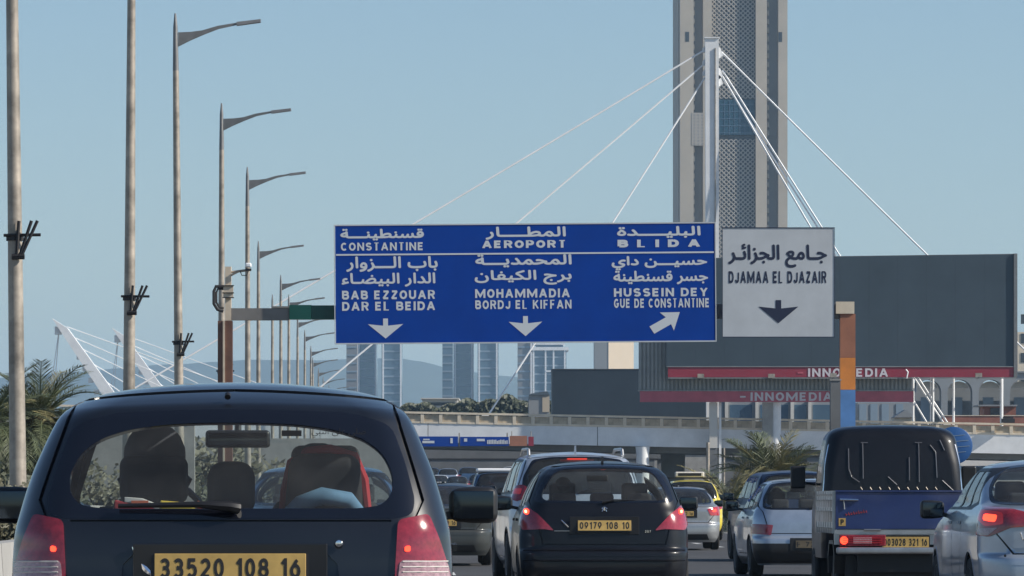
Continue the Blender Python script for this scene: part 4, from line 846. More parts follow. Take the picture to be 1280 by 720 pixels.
#CARS
# ---------------------------------------------------------------- cars: a body surface from stacked rounded rings, cut into panels
def mono(xk, yk, x):
    xk, yk = np.asarray(xk, float), np.asarray(yk, float); h = np.diff(xk); d = np.diff(yk)/h; n = len(xk); m = np.zeros(n)
    m[0], m[-1] = d[0], d[-1]
    for i in range(1, n-1):
        if d[i-1]*d[i] > 0: w1, w2 = 2*h[i]+h[i-1], h[i]+2*h[i-1]; m[i] = (w1+w2)/(w1/d[i-1]+w2/d[i])
    x = np.clip(x, xk[0], xk[-1]); i = np.clip(np.searchsorted(xk, x)-1, 0, n-2); t = (x-xk[i])/h[i]
    return (2*t**3-3*t**2+1)*yk[i]+(t**3-2*t**2+t)*h[i]*m[i]+(-2*t**3+3*t**2)*yk[i+1]+(t**3-t**2)*h[i]*m[i+1]
class Surf:
    """levels: (z, half width, y rear, y front, rear corner radius, front corner radius, crown drop)"""
    def __init__(s, levels, br=.05, bf=.10, plan=.05, lat=.09):
        s.lat = lat; s.zt = levels[-1][0]; s.zb = s.zt*.70
        s.T = np.array(levels, float); s.n = len(levels)-1; s.k = np.arange(len(levels)); s.br, s.bf, s.plan = br, bf, plan
        s.L = s.T[:, 3].max(); s.vv = np.linspace(0, s.n, 800); s.zz = mono(s.k, s.T[:, 0], s.vv); s.lut = [mono(s.k, s.T[:, c_], s.vv) for c_ in range(7)]; s.zc = {}
    def lv(s, v): return [np.interp(v, s.vv, c_) for c_ in s.lut]
    def pt(s, u, v):
        u = np.asarray(u, float); v = np.asarray(v, float); z, w_, yr, yf, R, Rf, cr = s.lv(v)
        ln = np.maximum(yf-yr, .02); R = np.minimum(R, np.minimum(.9*w_, .35*ln)); Rf = np.minimum(Rf, np.minimum(.9*w_, .35*ln))
        br = np.minimum(s.br, ln*.1); bf = np.minimum(s.bf, ln*.1)
        x = np.zeros_like(u); y = np.zeros_like(u)
        a = np.clip(u, 0, 1); th = np.clip(u-1, 0, 1)*PI/2
        x1 = (w_-R)*a+R*np.sin(th); y1 = yr+br*(x1/w_)**2+R*(1-np.cos(th))
        ya = yr+br+R; yb = yf-bf-Rf; t = np.clip(u-2, 0, 1); x2 = w_; y2 = ya+(yb-ya)*t
        th2 = np.clip(4-u, 0, 1)*PI/2; a2 = np.clip(5-u, 0, 1); x3 = (w_-Rf)*a2+Rf*np.sin(th2); y3 = yf-bf*(x3/w_)**2-Rf*(1-np.cos(th2))
        x = np.where(u <= 2, x1, np.where(u <= 3, x2, x3)); y = np.where(u <= 2, y1, np.where(u <= 3, y2, y3))
        q = ((y-s.L/2)/(s.L/2))**2; lw = np.clip((z-s.zb)/(s.zt-s.zb), 0, 1)**2; return np.stack([x*(1-s.plan*q), y, z-cr*q-s.lat*lw*x*x], -1)
    def nrm(s, u, v):
        e = 1e-3; du = s.pt(np.clip(u+e, 0, 5), v)-s.pt(np.clip(u-e, 0, 5), v); dv = s.pt(u, np.clip(v+e*5, 0, s.n))-s.pt(u, np.clip(v-e*5, 0, s.n))
        n = np.cross(du, dv); l = np.linalg.norm(n, axis=-1, keepdims=True); return n/np.maximum(l, 1e-9)
    def v_at(s, z, u0=None, y=None):
        if z < s.T[0, 0]: return -.5
        if u0 not in s.zc: s.zc[u0] = np.maximum.accumulate(s.pt(np.full(800, u0), s.vv)[:, 2])
        return float(np.interp(z, s.zc[u0], s.vv))
    def uvR(s, x, z, front=False):
        v = s.v_at(z, 5. if front else 0.); us = np.linspace(3, 5, 200) if front else np.linspace(0, 2, 200)
        xs = s.pt(us, np.full(200, max(v, 0)))[:, 0]
        sg = -1 if x < 0 else 1
        u = float(np.interp(abs(x), xs[::-1], us[::-1])) if front else float(np.interp(abs(x), xs, us))
        if x < 0: u = (5.2 if front else -.2)
        return (u, v)
    def uvS(s, y, z):
        v = s.v_at(z, 2.5); us = np.linspace(1, 4, 300); ys = s.pt(us, np.full(300, max(v, 0)))[:, 1]; return (float(np.interp(y, ys, us)), v)
def dens(pts, step=.06):
    out = []
    for i in range(len(pts)):
        a, b_ = pts[i-1], pts[i]; n = max(1, int(math.dist(a, b_)/step))
        out += [(a[0]+(b_[0]-a[0])*k/n, a[1]+(b_[1]-a[1])*k/n) for k in range(1, n+1)]
    return out
def rnd_poly(pts, r=.04, n=4):
    out = []
    for i in range(len(pts)):
        a, b_, c = Vector(pts[i-1]), Vector(pts[i]), Vector(pts[(i+1) % len(pts)]); d1, d2 = a-b_, c-b_; rr = min(r, d1.length*.45, d2.length*.45)
        p, q = b_+d1.normalized()*rr, b_+d2.normalized()*rr
        if b_.x <= 0.001 and False: out.append(tuple(b_)); continue
        for k in range(n+1): t = k/n; out.append(tuple(p*(1-t)**2+b_*2*t*(1-t)+q*t*t))
    return out
def skin(surf, feats, root, mats, usub=(6, 5, 16, 4, 5), vsub=3, name='body'):
    us = []; 
    for i, n in enumerate(usub): us += [i+k/n for k in range(n)]
    us.append(5.0); vs = np.linspace(0, surf.n, surf.n*vsub+1)
    SU, SV = .42, .12
    V_ = [Vector((u*SU, v*SV)) for u in us for v in vs]; E_ = []; polys = []
    for f in feats:
        nm, kind, pts, d, m_, mode = f[:6]; pts = dens(pts)
        if kind == 'S': q = [surf.uvS(*p) for p in pts]
        else: q = [surf.uvR(p[0], p[1], kind == 'F') for p in pts]
        q = [(min(5, max(0, u)), v) for u, v in q]
        polys.append(np.array([(u*SU, v*SV) for u, v in q])); b = len(V_); V_ += [Vector((u*SU, max(-.02, v*SV))) for u, v in q]; E_ += [(b+i, b+(i+1) % len(q)) for i in range(len(q))]
    vo, eo, fo, *_ = delaunay_2d_cdt(V_, E_, [], 0, 1e-4)
    vo = np.array([tuple(q) for q in vo]); fo = np.array([f for f in fo if len(f) == 3]); c = vo[fo].mean(axis=1)
    a = vo[fo]; area = np.abs((a[:,1,0]-a[:,0,0])*(a[:,2,1]-a[:,0,1])-(a[:,2,0]-a[:,0,0])*(a[:,1,1]-a[:,0,1]))
    reg = np.zeros(len(fo), int)
    for i, p in enumerate(polys): reg[in_poly(c, p)] = i+1
    reg[(c[:, 1] < 0) | (area < 1e-9)] = -1
    u, v = np.clip(vo[:, 0]/SU, 0, 5), np.clip(vo[:, 1]/SV, 0, surf.n); PT = surf.pt(u, v); NM = surf.nrm(u, v)
    groups = {0: [0]}
    for i, f in enumerate(feats):
        if f[0] is None: continue
        groups[i+1] = [i+1]
    done = {}
    merged = {}
    for i, f in enumerate(feats):
        if f[0] is None: continue
        key = (f[0], f[6]) if len(f) > 6 else (i,)
        merged.setdefault(key, []).append(i+1)
    jobs = [('body', [0]+[i+1 for i, f in enumerate(feats) if f[0] == 'body'], 0.0, mats['body'], 'c')]
    for key, ids in merged.items():
        f = feats[ids[0]-1]
        if f[0] == 'body': continue
        jobs.append((f[0], ids, f[3], f[4], f[5]))
    made = []
    for nm, ids, d, m_, mode in jobs:
        T = fo[np.isin(reg, ids)]
        if not len(T): continue
        used = np.unique(T); mp = {k: i for i, k in enumerate(used)}; T2 = [tuple(mp[i] for i in t) for t in T]
        pts = PT[used]+NM[used]*d; nn = NM[used]; uu = u[used]
        cnt = {}
        for t in T2:
            for i in range(3): e = (t[i], t[(i+1) % 3]); cnt[e] = 1
        bd = [e for e in cnt if (e[1], e[0]) not in cnt and not (uu[e[0]] < 1e-6 and uu[e[1]] < 1e-6) and not (uu[e[0]] > 4.999 and uu[e[1]] > 4.999)]
        depth = .018 if nm not in ('window', 'rear_window', 'windscreen') else 0
        P2 = list(map(tuple, pts)); N2 = list(map(tuple, nn)); F2 = list(T2); sk = []
        if depth:
            mp2 = {}
            for e in bd:
                for k in e:
                    if k not in mp2: mp2[k] = len(P2); P2.append(tuple(pts[k]-nn[k]*depth)); N2.append(tuple(nn[k]))
                sk.append((e[1], e[0], mp2[e[0]], mp2[e[1]]))
        F2 += sk
        def out(P3, F3, N3):
            me = bpy.data.meshes.new(nm); me.from_pydata(P3, [], F3); me.materials.append(M[m_] if isinstance(m_, str) else m_)
            me.update(); me.polygons.foreach_set('use_smooth', [True]*len(F3)); 
            ln = []
            for f in me.polygons:
                ln += [N3[vi] if len(f.vertices) == 3 else tuple(f.normal) for vi in f.vertices]
            me.normals_split_custom_set(ln)
            o = bpy.data.objects.new(nm, me); COL.objects.link(o); o.parent = root; made.append(o); return o
        PM = [(-x, y, z) for x, y, z in P2]; NMi = [(-x, y, z) for x, y, z in N2]; b = len(P2)
        if mode == 'c': out(P2+PM, F2+[tuple(i+b for i in f[::-1]) for f in F2], N2+NMi)
        elif mode == 'r': out(P2, F2, N2)
        elif mode == 'l': out(PM, [f[::-1] for f in F2], NMi)
        else:
            out(P2, F2, N2); out(PM, [f[::-1] for f in F2], NMi)
    return made
def wheel(root, x, y, r=.30, w_=.19, cheap=False, proto={}):
    s_ = 1 if x > 0 else -1; key = (r, w_, s_)
    if key in proto:
        t = proto[key].copy(); COL.objects.link(t); t.parent = root; t.location = (x, y, r)
        for ch in proto[key].children: c = ch.copy(); COL.objects.link(c); c.parent = t
        return t
    a = w_/2
    t = MB().lathe([(r*.62, -a*.9), (r*.9, -a), (r*.985, -a*.75), (r, -a*.4), (r*.985, -a*.36), (r*.985, -a*.3), (r, -a*.26), (r, a*.26), (r*.985, a*.3), (r*.985, a*.36), (r, a*.4), (r*.985, a*.75), (r*.9, a), (r*.62, a*.9)], (0, 0, 0), 'x', 26).build('wheel', 'rubber', root, local=True, smooth=True)
    t.location = (x, y, r)
    b = MB().lathe([(r*.60, a*.3*s_), (r*.64, a*.93*s_), (r*.60, a*.8*s_), (r*.2, a*.45*s_), (r*.16, a*.8*s_), (r*.02, a*.85*s_)][::s_], (0, 0, 0), 'x', 20)
    for k in range(7):
        an = 2*PI*k/7; c, sn = math.cos(an), math.sin(an); q = []
        for rr, wd in ((r*.15, .03), (r*.61, .045)):
            q.append([(xx, rr*c-sn*ww, rr*sn+c*ww) for xx in (a*.5*s_, a*.86*s_) for ww in (-wd, wd)])
        i, j = q; b.add(i+j, [(0,1,3,2), (4,6,7,5), (0,4,5,1), (2,3,7,6), (0,2,6,4), (1,5,7,3)])
    b.build('rim', 'rim', t, local=True); proto[key] = t; return t
def seat(root, x, y, z0=.32, m_='seat', cushion=True, hz=.62):
    sw = .5
    o = MB().rbox((x, y, z0+hz/2+.12), (sw-.04, .16, hz), .35, warp=lambda p: (p[0]*(1-.25*max(0, p[2])), p[1]-p[2]*.28, p[2])).build('seat', m_, root, local=True, smooth=True)
    MB().rbox((x, y+.28, z0+.12), (sw, .55, .2), .35).build('cushion', m_, o, local=True, smooth=True)
    MB().rbox((x, y-hz*.14-.1, z0+hz+.24), (.27, .10, .19), .4).build('headrest', m_, o, local=True, smooth=True)
    MB().tube([(x-.06, y-hz*.14-.06, z0+hz+.05), (x-.06, y-hz*.14-.09, z0+hz+.2)], .008, 5).tube([(x+.06, y-hz*.14-.06, z0+hz+.05), (x+.06, y-hz*.14-.09, z0+hz+.2)], .008, 5).build('headrest_rod', 'steel', o, local=True)
    return o
def plate(root, x, y, z, w_, h, text, tilt=0, m_='amber'):
    p = MB().rbox((0, 0, 0), (w_, .012, h), .2).build('number_plate', m_, root, local=True); p.location = (x, y, z); p.rotation_euler = (tilt, 0, 0)
    MB().box(-w_/2-.012, w_/2+.012, .002, .014, -h/2-.012, h/2+.012).build('plate_frame', 'trim', p, local=True)
    if text: letters('L', text, -w_/2+w_*.035, w_/2-w_*.035, -h*.34, h*.34, .17, 'lettering', 'ink', p, -.0075)
    return p
def mirror(root, s_, x, y, z, w_=.2, h=.15, m_='trim', tall=False):
    c = (s_*(x+w_/2+.05), y, z)
    o = MB().rbox(c, (w_, .11, h), .35, warp=lambda p: (p[0], p[1]+abs(p[0])*.1, p[2]*(1-.25*max(0, s_*p[0]*-1)/w_))).build('door_mirror', m_, root, local=True, smooth=True)
    MB().rbox((c[0], c[1]-.056, c[2]), (w_*.82, .008, h*.76), .3).build('mirror_glass', 'mirror_glass', o, local=True, smooth=True)
    MB().prism_y([(s_*(x-.04), z-h*.5), (s_*(x+.1), z-h*.35), (s_*(x+.1), z-h*.1), (s_*(x-.04), z-h*.3)][::s_], y-.02, y+.04).build('mirror_arm', 'trim', o, local=True)
    return o
def base_levels(kind, W, H, L):
    hw = W/2
    if kind == 'hatch':
        t = [(.18,.88,.10,L-.12,.25,.3,0), (.28,.95,.03,L-.03,.25,.35,0), (.42,.99,.0,L,.25,.4,0), (.56,1.0,.01,L,.25,.4,0), (.62,1.0,.07,L-.03,.25,.45,0), (.72,1.0,.08,L-.12,.25,.45,0),
             (.82,.99,.09,L-.45,.25,.4,0), (.90,.975,.11,L-.85,.25,.35,0), (.96,.95,.13,L-1.15,.25,.3,.0), (1.02,.915,.16,L-1.32,.24,.25,.0), (1.12,.875,.20,L-1.5,.22,.22,0), (1.22,.825,.25,L-1.68,.2,.2,0), (1.32,.765,.31,L-1.88,.18,.18,0.0),
             (1.385,.71,.37,L-2.05,.16,.16,.02), (1.425,.655,.42,L-2.2,.15,.15,.03), (1.452,.57,.52,L-2.4,.15,.15,.035), (1.466,.40,.75,L-2.6,.15,.15,.03), (1.472,.2,1.0,L-2.8,.1,.1,.02), (1.474,.02,1.3,L-2.9,.01,.01,.01)]
        h0 = 1.474
    elif kind == 'suv':
        t = [(.24,.88,.10,L-.12,.25,.3,0), (.34,.95,.03,L-.03,.25,.35,0), (.5,.99,.0,L,.22,.4,0), (.68,1.0,.01,L,.22,.4,0), (.74,1.0,.06,L-.03,.22,.45,0), (.86,1.0,.07,L-.1,.22,.45,0),
             (.96,.995,.08,L-.35,.22,.4,0), (1.03,.98,.10,L-.8,.22,.35,0), (1.09,.955,.12,L-1.2,.22,.3,.0), (1.16,.92,.15,L-1.4,.2,.25,.0), (1.26,.885,.19,L-1.55,.18,.22,0), (1.38,.85,.24,L-1.72,.17,.2,0), (1.5,.81,.30,L-1.9,.16,.18,0.0),
             (1.58,.77,.35,L-2.05,.15,.16,.02), (1.63,.72,.40,L-2.2,.14,.15,.03), (1.66,.64,.5,L-2.4,.14,.15,.035), (1.673,.45,.75,L-2.6,.15,.15,.03), (1.678,.2,1.0,L-2.8,.1,.1,.02), (1.68,.02,1.3,L-2.9,.01,.01,.01)]
        h0 = 1.68
    else:
        t = [(.18,.88,.10,L-.12,.3,.3,0), (.28,.95,.03,L-.03,.3,.35,0), (.42,.99,.0,L,.3,.4,0), (.58,1.0,.01,L,.3,.4,0), (.64,1.0,.06,L-.03,.3,.45,0), (.76,1.0,.06,L-.12,.3,.45,0),
             (.86,.99,.06,L-.45,.3,.4,0), (.93,.975,.07,L-.95,.3,.35,0), (.99,.945,.10,L-1.2,.3,.3,.0), (1.025,.915,.30,L-1.32,.28,.25,.0), (1.05,.885,.62,L-1.38,.24,.25,.0), (1.14,.85,.80,L-1.5,.22,.22,0), (1.24,.80,.98,L-1.7,.2,.2,0), (1.33,.745,1.16,L-1.9,.18,.18,0.0),
             (1.39,.69,1.32,L-2.08,.16,.16,.02), (1.425,.62,1.5,L-2.25,.15,.15,.03), (1.44,.45,1.7,L-2.4,.15,.15,.03), (1.447,.2,2.0,L-2.6,.1,.1,.02), (1.45,.02,2.1,L-2.8,.01,.01,.01)]
        h0 = 1.45
    k = H/h0
    return [(a*k, b*hw, c, d, e, f, g) for a, b, c, d, e, f, g in t], k
def ring_feats(nm, outer, inner, d, m_, mode): return [(nm, 'R', outer, d, m_, mode)]
def make_car(name, label, px, sc_, kind='hatch', W=1.72, H=1.47, L=4.0, paint_='silver', yaw=0, plate_=None, plate_z=.78, lights=None, lit=True, window=None, frit=None, levels=None, extras=None, rails=False, recess='trim', mirz=.03, plate_m='amber',
             door_n=2, bumper='body', group='cars queueing in the traffic jam', cat='car', lowtrim=True, occupants=True, wheels=True, tailgate=True, mir='trim', mirw=.2, mirh=.15, usub=(6,5,16,4,5), vsub=3, br=.05, glass_m='glass', brake=True, seats=True, plate_w=.5, plate_h=.105, px_is_left=False, belt=None, sidewin=True, lights_m='red_mid'):
    Y = F/sc_; r = empty(name, ((px-CX)/sc_, Y, 0), label, cat, group, ROAD+R_(yaw))
    lv, k = base_levels(kind, W, H, L) if levels is None else (levels, H/1.474)
    S = Surf(lv, br=br, plan=.05 if levels is None else .02); hw = W/2; fe = []
    zb = (1.02 if kind != 'suv' else 1.16)*k if belt is None else belt; zt = S.T[-1, 0]-(.075 if kind != 'suv' else .09)
    # rear
    if kind == 'sedan': wz0, wz1 = 1.06*k, 1.385*k
    else: wz0, wz1 = zb+.0, zt
    wx0, wx1 = hw*.76, hw*.60
    win = window or [(-.3, wz1), (wx1*.6, wz1), (wx1, wz1-.02), (wx0*.97, (wz0+wz1)/2), (wx0, wz0+.02), (wx0*.8, wz0), (-.3, wz0)]
    if tailgate:
        if kind == 'sedan': tg = [(-.3, .99*k), (hw*.80, .98*k), (hw*.82, .8*k), (hw*.66, .62*k), (-.3, .62*k)]
        else: tg = [(-.3, zt+.045), (wx1+.10, zt+.03), (wx0+.085, zb+.05), (hw*.80, zb-.05), (hw*.70, .64*k), (-.3, .64*k)]
        g2 = [(-.3, z+(-.012 if i in (0, 1) else .012 if i >= len(tg)-2 else 0)) if x < 0 else (x-.014, z+(-.012 if i == 1 else .012 if i == len(tg)-2 else 0)) for i, (x, z) in enumerate(tg)]
        fe.append(('panel_gap', 'R', tg, -.012, 'trim', 'c', 'gap')); fe.append(('tailgate' if kind != 'sedan' else 'boot_lid', 'R', g2, 0, M[paint_], 'c'))
    if bumper != 'body': fe.append(('bumper', 'R', [(-.3, .50*k), (hw*.97, .50*k), (hw*.97, .2), (-.3, .2)], .006, bumper, 'c'))
    fe.append(('lower_valance', 'R', [(-.3, .36*k), (hw*.62, .36*k), (hw*.68, .22), (-.3, .22)], -.004, 'trim', 'c'))
    if lowtrim: fe.append(('bumper_strip', 'R', [(-.3, .555*k), (hw*.9, .555*k), (hw*.9, .53*k), (-.3, .53*k)], .004, M[paint_], 'c'))
    o_ = .028
    fr = frit or [((x+o_ if x > 0 else x), (z+o_*.7 if z > (wz0+wz1)/2 else z-o_*.8)) for x, z in win]
    fe.append(('window_surround', 'R', rnd_poly(fr, .05), .001, 'frit', 'c')); fe.append(('rear_window', 'R', rnd_poly(win, .09), -.002, glass_m, 'c'))
    if lights is None:
        lights = [('tail_lamp', [(hw*.70, .93*k), (hw*.93, .97*k), (hw*1.0, .93*k), (hw*1.01, .78*k), (hw*.80, .74*k), (hw*.68, .80*k)], lights_m), ('lamp_lens', [(hw*.80, .92*k), (hw*.90, .92*k), (hw*.90, .84*k), (hw*.80, .84*k)], 'red_on' if lit else 'red_off')]
    for nm, pts, m_ in lights: fe.append((nm, 'R', rnd_poly(pts, .02), .012 if nm == 'tail_lamp' else .016, m_, 'p'))
    # front
    wf = [(-.3, zt-.01), (wx1*1.13, zt-.025), (wx0*1.14, zb+.03), (-.3, zb-.02)]
    fe.append(('window_surround', 'F', [(x+(.03 if x > 0 else 0), z+(.02 if z > 1.2 else -.02)) for x, z in wf], .001, 'frit', 'c')); fe.append(('windscreen', 'F', rnd_poly(wf, .06), -.002, glass_m, 'c'))
    hz = .70*k; fe.append(('headlamp', 'F', rnd_poly([(hw*.62, hz+.02), (hw*.9, hz+.05), (hw*.93, hz-.08), (hw*.6, hz-.08)], .02), .006, 'clear_lens', 'p')); fe.append(('grille', 'F', [(-.3, hz-.02), (hw*.5, hz-.02), (hw*.45, hz-.18), (-.3, hz-.18)], -.006, 'trim', 'c'))
    # sides
    wr = .30*k if kind != 'suv' else .345; ya, yb = .68 if kind != 'sedan' else .95, L-.80
    if sidewin:
        if kind == 'sedan': y0, y1 = 1.05, L-1.5
        else: y0, y1 = .42, L-1.5
        zs0, zs1 = zb+.005, zt-.04
        top0, top1 = y0+.28, y1-.52
        sw = [(y0, zs0+.05), (top0, zs1), (top1, zs1), (y1, zs0), (y0+.2, zs0)]
        fe.append(('side_seal', 'S', [(y0-.04, zs0+.02), (top0-.04, zs1+.03), (top1+.03, zs1+.03), (y1+.09, zs0-.025), (y0+.1, zs0-.025)], .001, 'trim', 'p'))
        mid = (y0+y1)/2+.1; q0 = y0+.48
        fe.append(('window', 'S', rnd_poly([(y0+.05, zs0+.05), (top0+.02, zs1), (q0+.12, zs1), (q0, zs0)], .03), -.003, glass_m, 'p'))
        fe.append(('window', 'S', rnd_poly([(q0+.05, zs0), (q0+.16, zs1), (mid, zs1), (mid, zs0)], .03), -.003, glass_m, 'p'))
        fe.append(('window', 'S', rnd_poly([(mid+.07, zs0), (mid+.07, zs1), (top1, zs1), (y1, zs0)], .03), -.003, glass_m, 'p'))
        for (a, c) in ((q0-.03, mid+.02), (mid+.05, y1+.05)):
            fe.append(('panel_gap', 'S', [(a, zs0-.03), (c, zs0-.03), (c, .34*k), (a+.2 if a < mid else a, .34*k), (a, .6*k)], -.01, 'trim', 'c', 'gap')); fe.append(('door', 'S', [(a+.012, zs0-.031), (c-.012, zs0-.031), (c-.012, .355*k), (a+.21 if a < mid else a+.012, .355*k), (a+.012, .6*k)], 0, M[paint_], 'p'))
            fe.append(('door_handle', 'S', [(a+.08, zs0-.13), (a+.26, zs0-.13), (a+.26, zs0-.155), (a+.08, zs0-.155)], .022, M[paint_], 'p'))
    fe.append(('door_sill', 'S', [(ya+wr+.05, .30*k), (yb-wr-.05, .30*k), (yb-wr-.05, .19), (ya+wr+.05, .19)], .004, 'trim', 'p'))
    for yy in (ya, yb):
        ca = [(yy+(wr*1.2)*math.cos(R_(t_)), wr+(wr*1.2)*math.sin(R_(t_))) for t_ in range(-60, 241, 12)]; cb = [(yy+(wr*1.13)*math.cos(R_(t_)), wr+(wr*1.13)*math.sin(R_(t_))) for t_ in range(-60, 241, 12)]
        fe.append(('arch_trim', 'S', ca, .003, M[paint_] if kind != 'suv' else 'trim', 'p')); fe.append((None, 'S', cb, 0, None, 'p'))
    if extras: fe += extras
    skin(S, fe, r, {'body': M[paint_]}, usub, vsub)
    # underside, wheels
    MB().box(-hw*.62, hw*.62, .18, L-.2, .20, .30).box(-hw*.86, hw*.86, ya+wr*1.25, yb-wr*1.25, .19, .33).build('underbody', 'trim', r, local=True)
    MB().box(-hw*.6, hw*.6, .35, L-.75, .301, .34).build('cabin_floor', 'trim_back', r, local=True)
    MB().rbox((0, L-1.55, zb-.2), (W*.82, .45, .34), .35).build('dashboard', 'trim_back', r, local=True, smooth=True)
    for yy in (ya, yb):
        for s_ in (-1, 1): wheel(r, s_*(hw-.115), yy, round(wr, 3))
    if seats:
        ys = L-2.15 if kind != 'sedan' else L-2.3
        sc0 = zb-.72
        for x in (-.36*W/1.7, .36*W/1.7): seat(r, x, ys, sc0)
        b = MB().rbox((0, ys-.95, sc0+.42), (W*.72, .16, .56), .3, warp=lambda p: (p[0], p[1]-p[2]*.25, p[2])); o = b.build('rear_bench', 'seat', r, local=True, smooth=True)
        for x in (-.38, 0, .38): MB().rbox((x, ys-1.1, sc0+.78), (.24, .09, .14), .4).build('headrest', 'seat', o, local=True, smooth=True)
        MB().rbox((0, L-2.0, zt-.1), (.22, .03, .065), .4).build('cabin_mirror', 'trim', r, local=True, smooth=True)
        b = MB(); ring = [(-.36+.18*math.cos(2*PI*t/20), L-1.83+.05*math.sin(2*PI*t/20), zb-.06+.17*math.sin(2*PI*t/20)) for t in range(21)]; b.tube(ring, .014, 6, cap=False); b.tube([(-.36, L-1.83, zb-.06), (-.36, L-1.6, zb-.15)], .03, 6); b.tube([(-.53, L-1.83, zb-.06), (-.19, L-1.83, zb-.06)], .012, 5); b.build('steering_wheel', 'trim', r, local=True, smooth=True)
    for s_ in (-1, 1): mirror(r, s_, hw*.93, L-1.62, zb+mirz, mirw, mirh, mir)
    if brake:
        v = S.pt([0.], [S.v_at(zt+.0, 0.)])[0]; MB().rbox((0, v[1]+.012, zt-.012), (.26, .02, .018), .3).build('high_brake_lamp', 'red_on' if lit else 'red_off', r, local=True)
    if plate_ is not None:
        v = S.pt([0.], [S.v_at(plate_z, 0.)])[0]; v2 = S.pt([0.], [S.v_at(plate_z+.05, 0.)])[0]
        rc = MB().rbox((0, v[1]-.002, plate_z), (plate_w+.16, .012, plate_h+.075), .3).build('plate_recess', recess, r, local=True)
        plate(r, 0, v[1]-.016, plate_z, plate_w, plate_h, plate_, -math.atan2(v2[1]-v[1], .05) if abs(v2[1]-v[1]) < .05 else 0, plate_m)
    # wiper and handle
    if kind != 'sedan' and window is None:
        v = S.pt([0.], [S.v_at(wz0+.01, 0.)])[0]; MB().tube([(0, v[1]-.02, wz0-.005), (.1, v[1]-.03, wz0+.03), (.36, v[1]-.012, wz0+.045)], [.014, .009, .005], 6).build('wiper', 'trim', r, local=True, smooth=True)
    if rails:
        for s_ in (-1, 1):
            y0, y1 = .62, L-2.2; z = H-.02; x = s_*hw*.66
            MB().tube([(x, y0, z-.04), (x, y0+.06, z+.035), (x, y0+.3, z+.05), (x, y1-.3, z+.05), (x, y1, z-.02)], .02, 8).build('roof_rail', 'steel', r, local=True, smooth=True)
    return r, S
def antenna(r, y, z, h=.06, m_='trim'):
    MB().prism_x([(y-.02, z-.01), (y+.10, z-.01), (y+.0, z+h)], -.012, .012).build('roof_antenna', m_, r, local=True)

